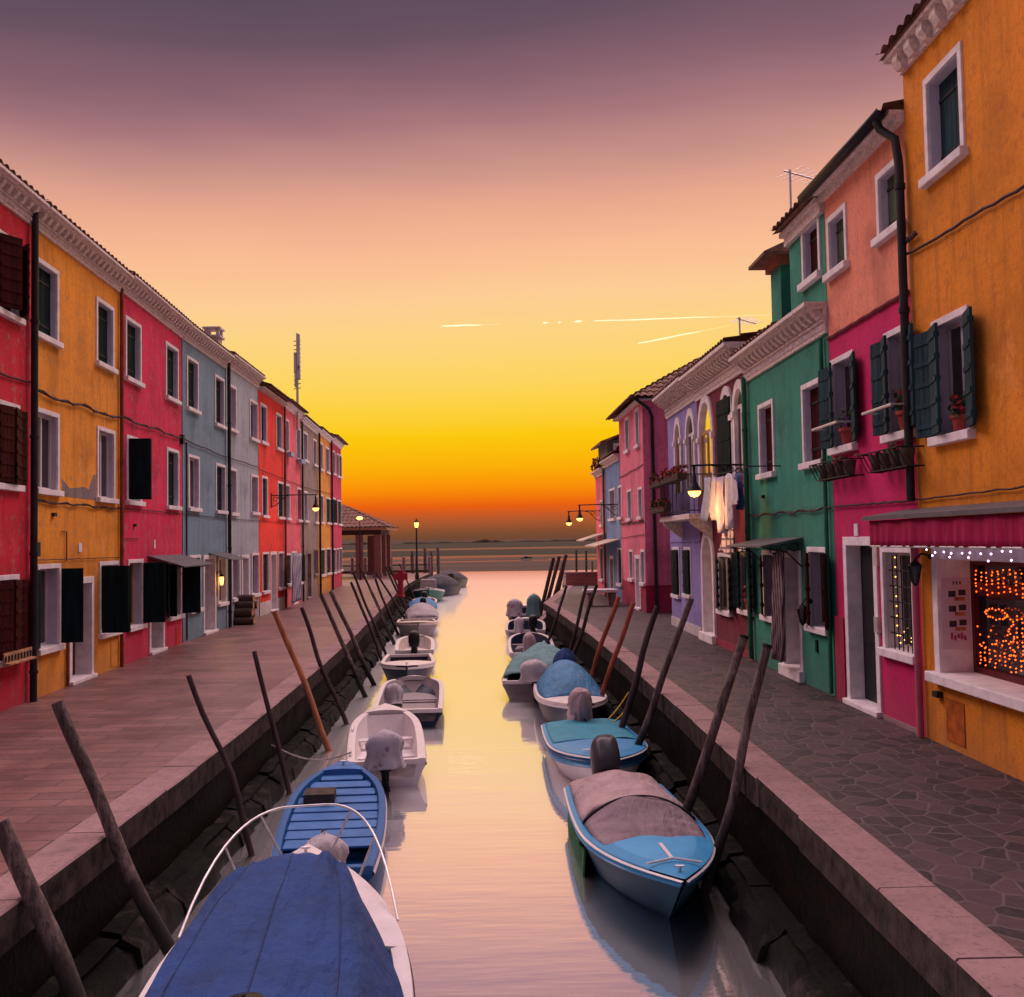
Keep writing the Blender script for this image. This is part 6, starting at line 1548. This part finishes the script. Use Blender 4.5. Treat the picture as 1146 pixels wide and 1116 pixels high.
def rack(h, q, label, seed):
    "wire planter under a window sill"
    a0, a1, zz_ = q[0]-.25, q[1]+.2, q[2]-.12; root = empty('planter_rack', h.w((a0+a1)/2, 0, zz_), h.root.rotation_euler.z, label, 'planter', 'planters on the right row')
    w_ = (a1-a0)/2; mb = MB()
    for zq_, dd in ((-.02, .34), (-.26, .22)):
        mb.tube([h.p(-w_, 0, zq_), h.p(-w_, dd, zq_), h.p(w_, dd, zq_), h.p(w_, 0, zq_)], .011, 5)
    n = 9
    for k in range(n+1): a = -w_+2*w_*k/n; mb.tube([h.p(a, .34, -.02), h.p(a, .22, -.26), h.p(a, .01, -.26)], .008, 4)
    mb.build('wire_frame', IRON, root)
    for k in range(4):
        a = -w_+2*w_*(k+.5)/4; mb = MB(); mb.lathe([(.07, -.25), (.095, -.06), (.10, -.06), (.10, -.03)], h.p(a, .15, 0), 10); mb.build('pot', BARK, root, smooth=40)
    mb = MB(); leaves(mb, h.p(0, .16, .0), (w_*.9, .1, .07), 26, .05, seed); mb.build('foliage', LEAFM, root, fix=False)
rack(hfu, qf2, 'wire planter under the near shuttered window of the fuchsia house', 5)
rack(hfu, qf1, 'wire planter under the far shuttered window of the fuchsia house', 6)
def pot(h, a, d, z, label, mt, fl, seed, k=1.0):
    root = empty('flower_pot', h.w(a, d, z), h.root.rotation_euler.z, label, 'flower pot'); mb = MB(); mb.lathe([(.07*k, 0), (.10*k, .16*k), (.115*k, .16*k), (.115*k, .20*k), (.09*k, .20*k)], (0, 0, 0), 14); mb.build('pot', mt, root, smooth=40)
    mb = MB(); leaves(mb, (0, 0, .30*k), (.11*k, .11*k, .12*k), 60, .045*k, seed, (0, 0, 1)); mb.build('plant', [LEAFM, fl], root, fix=False)
TERRA = simple('terracotta', (.30, .05, .04), .8, .2, 6)
pot(hoc, (qmid[0]+qmid[1])/2-.1, -.03, qmid[2]+.11, 'red flower pot on the shuttered window sill of the ochre house', TERRA, FLOW, 8)
pot(hfu, (qf1[0]+qf1[1])/2-.1, -.03, qf1[2]+.11, 'potted plant on the far sill of the fuchsia house', TERRA, FLOWP, 9, 1.3)
pot(hfu, (qf2[0]+qf2[1])/2-.15, -.03, qf2[2]+.11, 'potted plant on the near sill of the fuchsia house', TERRA, FLOW, 10, 1.3)
pot(hwi, qR[0]+.3, -.02, qR[2]+.11, 'pot of pink flowers on the lamplit sill of the wine house', TERRA, simple('flower_pink', (.6, .08, .2), .8, .3, 12), 11, 1.2)
# flowers on the end house parapet
root = empty('flower_box', hfr.w(hfr.L*.6, .05, hfr.H+.26), hfr.root.rotation_euler.z, 'clump of red flowers on the roof edge of the last house', 'flower box'); mb = MB(); mb.box(-.5, .5, -.12, .12, 0, .2); mb.build('trough', BARK, root)
mb = MB(); leaves(mb, (0, 0, .35), (.6, .25, .25), 120, .09, 21, (0, 1, 1)); mb.build('flowers', [LEAFM, FLOW], root, fix=False)

# ------------------------------------------------------------------ curtains at doors
def striped(name, c1, c2, s_=7):
    m, t, b = newmat(name); co = nd(t, 'ShaderNodeTexCoord').outputs['Object']
    w = nd(t, 'ShaderNodeTexWave', {'Vector': co, 'Scale': s_}, bands_direction='X')
    t.links.new(cramp(t, w.outputs['Fac'], [(.42, c4(c1)), (.58, c4(c2))]), b.inputs['Base Color']); b.inputs['Roughness'].default_value = .9; return m
def curtain(h, pts, off, mt, label, seed, bars=None):
    "pts: (px top-left, top-right, bottom-left, bottom-right)"
    Q = [wallpt2(h, x, y, off) for x, y in pts]; n, m_ = 30, 14; mb = MB(); rows = []; a00 = Q[0][0]; z00 = Q[0][1]
    for j in range(m_+1):
        v = j/m_; l = (Q[0][0]+(Q[2][0]-Q[0][0])*v, Q[0][1]+(Q[2][1]-Q[0][1])*v); r_ = (Q[1][0]+(Q[3][0]-Q[1][0])*v, Q[1][1]+(Q[3][1]-Q[1][1])*v)
        rows.append([h.p(l[0]+(r_[0]-l[0])*i/n-a00, off+.05*math.sin(i*1.25+seed+v*.6)*(.5+.5*v), l[1]+(r_[1]-l[1])*i/n-z00) for i in range(n+1)])
    mb.grid(rows); root = empty('door_curtain', h.w(a00, 0, z00), h.root.rotation_euler.z, label, 'curtain'); mb.build('curtain_cloth', mt, root, smooth=70, solid=.008)
    mb = MB(); mb.tube([h.p(-.1, off, .02), h.p(Q[1][0]-a00+(.1 if Q[1][0] > a00 else -.1), off, .02)], .014, 6); mb.build('rod', IRON, root)
def wallpt2(h, px, py, off): return h.loc(px, py, off)
curtain(hgn, [(866.5, 618), (876.5, 618), (866, 737), (877.5, 741)], .30, striped('curtain_striped_brown', (.10, .05, .055), (.36, .26, .26), 5.5), 'striped brown door curtain beside the green house doorway', 1)
curtain(hro, [(327.5, 620), (337, 620), (327, 676), (336, 671)], .55, striped('curtain_striped_blue', (.12, .14, .24), (.42, .38, .44), 2.6), 'blue and grey striped door curtain before the rose house', 2)
# ------------------------------------------------------------------ logs
lx = [(.0, 0, 0), (.34, 0, 0), (.68, 0, 0), (.10, 0, .26), (.44, 0, .26), (.74, 0, .24), (.2, 0, .50), (.5, 0, .50), (.30, 0, .74), (.56, 0, .72)]
a_, _ = hgr.loc(262, 690)
LB = ['bottom log nearest the pipe', 'middle bottom log', 'bottom log farthest from the pipe', 'second-layer log nearest the pipe', 'middle log of the second layer', 'second-layer log farthest from the pipe', 'third-layer log nearer the pipe', 'third-layer log farther from the pipe', 'top log nearer the pipe', 'top log farther from the pipe']
for k, (x_, _, z_) in enumerate(lx):
    r_ = .15+rnd.uniform(-.02, .015); ln = .55+rnd.uniform(-.08, .1); o = empty('log', hgr.w(a_+x_*1.15, .04, z_+r_), hgr.root.rotation_euler.z, LB[k]+' of the stack by the pale grey house', 'log', 'logs stacked by the pale grey house')
    mb = MB(); n = 12; ring = lambda d, s_: [hgr.p(0, d, 0)+Vector((r_*s_*(1+.12*noise.noise(Vector((math.cos(q)*2, math.sin(q)*2, k))))*math.cos(q), 0, r_*s_*math.sin(q)*.95)) for q in [2*PI*i/n for i in range(n)]]
    mb.grid([ring(.0, 1), ring(ln*.5, 1.03), ring(ln, .97)], 0, True); mb.build('bark', BARK, o, smooth=50)
    mb = MB(); e = ring(ln+.004, .92); mb.add(e, [tuple(range(n))]); e2 = ring(-.004, .9); mb.build('cut_end', WOODY, o, fix=False)

# ------------------------------------------------------------------ roof things
def antenna(foot, top, label, boom, tilt=0):
    base, t_ = foot, top; root = empty('tv_antenna', base, 0, label, 'antenna', 'aerials on the roofs'); hgt = t_.z-base.z
    mb = MB(); mb.tube([(0, 0, 0), (0, 0, hgt)], .022, 8); mb.build('mast', STEEL, root)
    mb = MB(); bx = Vector((boom*math.cos(tilt), .3*boom, -boom*math.sin(tilt))); c = Vector((0, 0, hgt-.05)); mb.tube([c-bx*.15, c+bx], .016, 6)
    for k in range(7): q_ = c+bx*(k/6.5); mb.tube([q_-Vector((.18, -.30, .0))*(1-.05*k), q_+Vector((.18, -.30, .0))*(1-.05*k)], .007, 5)
    mb.build('elements', STEEL, root)
Yg = hgn.w(asp, 0, 0).y
antenna(PY(885.5, 245, Yg+.4), PY(884, 190, Yg+.4), 'large pale aerial above the green house turret', .85, .15)
antenna(PY(828.5, 392, 24), PY(828, 355, 24), 'small aerial on the roof of the wine house', .45, .2)
# phone mast behind the left row
Ym = 44; base = PY(333, 455, Ym); base.x -= 1.2; base = PY(333, 452, Ym+1.5); topz = PY(331.5, 373, Ym+1.5).z
root = empty('radio_mast', Vector((base.x, base.y, base.z-1.2)), 0, 'pale lattice radio mast rising above the roofs of the left row', 'mast'); hz = topz-base.z+1.2
mb = MB(); mb.tube([(0, 0, 0), (0, 0, hz*.6), (0, 0, hz)], [.07, .055, .045], 8); mb.build('pole', STEEL, root)
for k, (f0, f1, w_, dx) in enumerate(((.62, .99, .075, .06), (.58, .8, .05, -.10), (.44, .60, .05, -.07), (.52, .66, .06, .08))):
    mb = MB(); mb.box(dx-w_, dx+w_, -.08, .08, hz*f0, hz*f1); mb.build('antenna_panel', P['whitewash'], root, bevel=.02)
mb = MB()
for k in range(12): mb.tube([(-.16, 0, hz*(.42+.045*k)), (.16, 0, hz*(.42+.045*k)+.05)], .02, 5)
mb.build('rungs', IRON, root)
# chimney behind the left eaves
c = PY(249, 392, 33.5); root = empty('chimney', Vector((c.x-.3, c.y, c.z-.6)), 0, 'small pale chimney on the roof above the blue-grey house', 'chimney'); mb = MB(); mb.box(-.22, .22, -.22, .22, 0, 1.0); mb.build('stack', P['whitewash'], root)
mb = MB(); mb.box(-.3, .3, -.3, .3, 1.0, 1.08)
for q_ in ((-.2, -.2), (.2, -.2), (.2, .2), (-.2, .2)): mb.box(q_[0]-.05, q_[0]+.05, q_[1]-.05, q_[1]+.05, 1.081, 1.3)
mb.box(-.3, .3, -.3, .3, 1.301, 1.36); mb.build('chimney_cap', P['whitewash'], root)

# ------------------------------------------------------------------ tiled shelter at the quay end
Yp = 80; c1 = PY(403.5, 646, Yp); eR = PY(438, 590, Yp).x; zE = PY(420, 590.5, Yp).z-ZL; zR = PY(383, 566, Yp).z-ZL
cx_ = eR-5.0; hw, hd = 5.0, 4.2
root = empty('pavilion', (cx_, Yp+1.5, ZL), 0, 'open shelter with a tiled hip roof on brick columns at the left quay end', 'shelter')
sl = math.atan2(zR+.5-zE, hw); mb = MB()
corrug(mb, (-hw, -hd, zE), (1, 0, 0), 2*hw, (0, 1, 0), sl, hd/math.cos(sl), vmax=lambda u: min(u, 2*hw-u)/math.cos(sl), tile=.36, course=.6, amp=.07)
corrug(mb, (hw, -hd, zE), (0, 1, 0), 2*hd, (-1, 0, 0), sl, hd/math.cos(sl), vmax=lambda u: min(u, 2*hd-u)/math.cos(sl), tile=.36, course=.6, amp=.07)
corrug(mb, (-hw, -hd, zE), (0, 1, 0), 2*hd, (1, 0, 0), sl, hd/math.cos(sl), vmax=lambda u: min(u, 2*hd-u)/math.cos(sl), tile=.36, course=.6, amp=.07)
corrug(mb, (-hw, hd, zE), (1, 0, 0), 2*hw, (0, -1, 0), sl, hd/math.cos(sl), vmax=lambda u: min(u, 2*hw-u)/math.cos(sl), tile=.36, course=.6, amp=.07)
mb.build('roof', TILE, root, fix=False)
mb = MB(); mb.box(-hw+.1, hw-.1, -hd+.1, hd-.1, zE-.22, zE-.05); mb.build('roof_frame', WOODY, root)
mb = MB(); mb.box(-hw+.9, hw-.6, -hd+.75, -hd+1.0, zE-.6, zE-.221); mb.box(hw-1.0, hw-.75, -hd+1.01, hd-.8, zE-.6, zE-.221); mb.build('beam', BARK, root)
for (x_, y_) in ((hw-1.0-1.35, -hd+.87), (hw-.9, -hd+.87), (hw-.9, 0), (hw-.9, hd-.87), (-hw+1.2, -hd+.87), (-hw+1.2, hd-.87), (hw-2.3, hd-.87)):
    mb = MB(); mb.box(x_-.27, x_+.27, y_-.27, y_+.27, .3, zE-.6); cl = mb.build('column', LOWB, root); mb = MB(); mb.box(x_-.36, x_+.36, y_-.36, y_+.36, 0, .3); mb.build('plinth', KERB, cl)
p_ = PY(402.5, 580, 74); root = empty('street_lamp', Vector((p_.x, 74, ZL)), 0, 'lit street lamp on a thin post in front of the tiled shelter', 'street lamp'); zt = p_.z-ZL
mb = MB(); mb.lathe([(.1, 0), (.05, .4), (.035, zt-.25), (.02, zt-.2)], (0, 0, 0), 8); mb.build('post', IRON, root); mb = MB(); mb.ball((0, 0, zt), .17, sq=(1.4, 1.4, .8)); mb.build('lantern', BULB, root, smooth=60); l = lamp_point((0, 0, 0), 14, .2); l.parent = root; l.location = (.3, -.5, zt)

# ------------------------------------------------------------------ quay end: rails, posts, hydrant, bench
def rail(x0, x1, y, z, label, n, hgt=1.0):
    root = empty('railing', (x0, y, z), 0, label, 'railing'); 
    mb = MB(); mb.box(0, x1-x0, -.06, .06, hgt*.55-.05, hgt*.55+.05); mb.box(0, x1-x0, -.1, .1, .05, .30); mb.build('rail_bar', POLE, root)
    for k in range(n+1): mb = MB(); x_ = (x1-x0)*k/n; mb.lathe([(.15, 0), (.14, hgt), (.17, hgt+.02), (.15, hgt+.12), (.02, hgt+.16)], (x_, -.16, 0), 8); mb.build('post', KERB, root, smooth=30)
rail(-15.5, -6.4, 87.6, ZL, 'low railing with stone posts along the lagoon edge of the left quay', 8, 1.35)
for k, (x_, y0, y1, w_, lb) in enumerate(((461, 617, 655, 4, 'post left of the street lamp at the quay end'), (475.5, 614, 655, 4.2, 'tall post just right of the street lamp'), (482.5, 617, 655, 4, 'shorter post between two taller ones right of the street lamp'), (490, 613, 655, 4.2, 'tallest post farthest right of the street lamp'))):
    far_pole((x_, y0), (x_+.5, y1), 89+k*.8, w_, lb, 'mooring posts at the left quay end', POLE)
for k, (x_, y0, lb) in enumerate(((645, 616, 'left dark post behind the low brick wall'), (656, 616.5, 'right dark post behind the low brick wall'), (662.8, 628, 'short pale post behind the low brick wall'))):
    far_pole((x_, y0), (x_, 648), 62+k, 2.7, lb, 'posts behind the low brick wall', POLED if k < 2 else POLE)
p_ = Pz(453, 668, ZL); root = empty('hydrant', (max(p_.x, -7.2)-.2, p_.y, ZL), 0, 'red metal hydrant with a cross top near the left kerb', 'hydrant'); RED = paint('hydrant_red', (.34, .03, .05), .5)
mb = MB(); mb.lathe([(.22, 0), (.22, .08), (.15, .1), (.14, .75), (.17, .78), (.17, .84)], (0, 0, 0), 12); mb.build('body', RED, root, smooth=30); mb = MB(); mb.box(-.36, .36, -.12, .12, .85, 1.2); mb.box(-.14, .14, -.1, .1, 1.201, 1.36); mb.build('head', RED, root, bevel=.03)
p_ = Pz(672, 678, ZR); root = empty('bench', (p_.x, p_.y, ZR), .1, 'pale stone bench near the far end of the right quay', 'bench'); mb = MB(); mb.box(-.62, .62, -.45, .45, .52, .64); mb.build('seat', STONE, root, bevel=.02)
for x_ in (-.45, .45): mb = MB(); mb.box(x_-.09, x_+.09, -.35, .35, 0, .52); mb.build('leg', KERB, root)
# stone slip
root = empty('stone_slip', (2.4, 47, ZR), 0, 'sloping pale stone slip at the end of the right kerb', 'slipway'); mb = MB(); mb.prism([(-.4, -5.5, -.9), (-.4, -5.5, .03), (.2, -5.0, .03), (1.0, 7.6, .03), (.6, 7.8, -.9)], (0, 0, .001)); 
mb = MB(); mb.add([(-1.0, -4.5, -1.1), (.35, -5.2, .03), (1.25, 7.5, .03), (-.3, 7.5, -1.1), (-.3, -4.5, -1.3), (1.6, 7.5, -1.3)], [(0, 1, 2, 3), (0, 4, 1), (3, 2, 5)]); mb.build('slope', KERB, root, fix=False)
# ropes
ROPY = simple('rope_yellow', (.62, .40, .04), .8, .2, 20); ROPG = simple('rope_grey', (.30, .27, .26), .9, .3, 20)
def rope(a, b_, mt, label, sag=.12):
    mb = MB(); mb.tube([a.lerp(b_, i/14)-Vector((0, 0, sag*math.sin(PI*i/14))) for i in range(15)], .014, 6); tag(mb.build('mooring_rope', mt, smooth=60), label, 'rope', 'mooring ropes')
rope(Vector((1.98, 18.9, .52)), Vector((2.45, 19.4, .95)), ROPY, 'upper yellow rope from the teal covered boat to the wall', .03)
rope(Vector((2.05, 18.6, .52)), Vector((2.42, 19.0, .80)), ROPY, 'lower yellow rope from the teal covered boat to the wall', .03)
rope(Vector((-2.55, 16.5, .50)), Vector((-3.75, 16.0, .75)), ROPG, 'grey rope tying the floral-cloth boat to the left wall', .18)
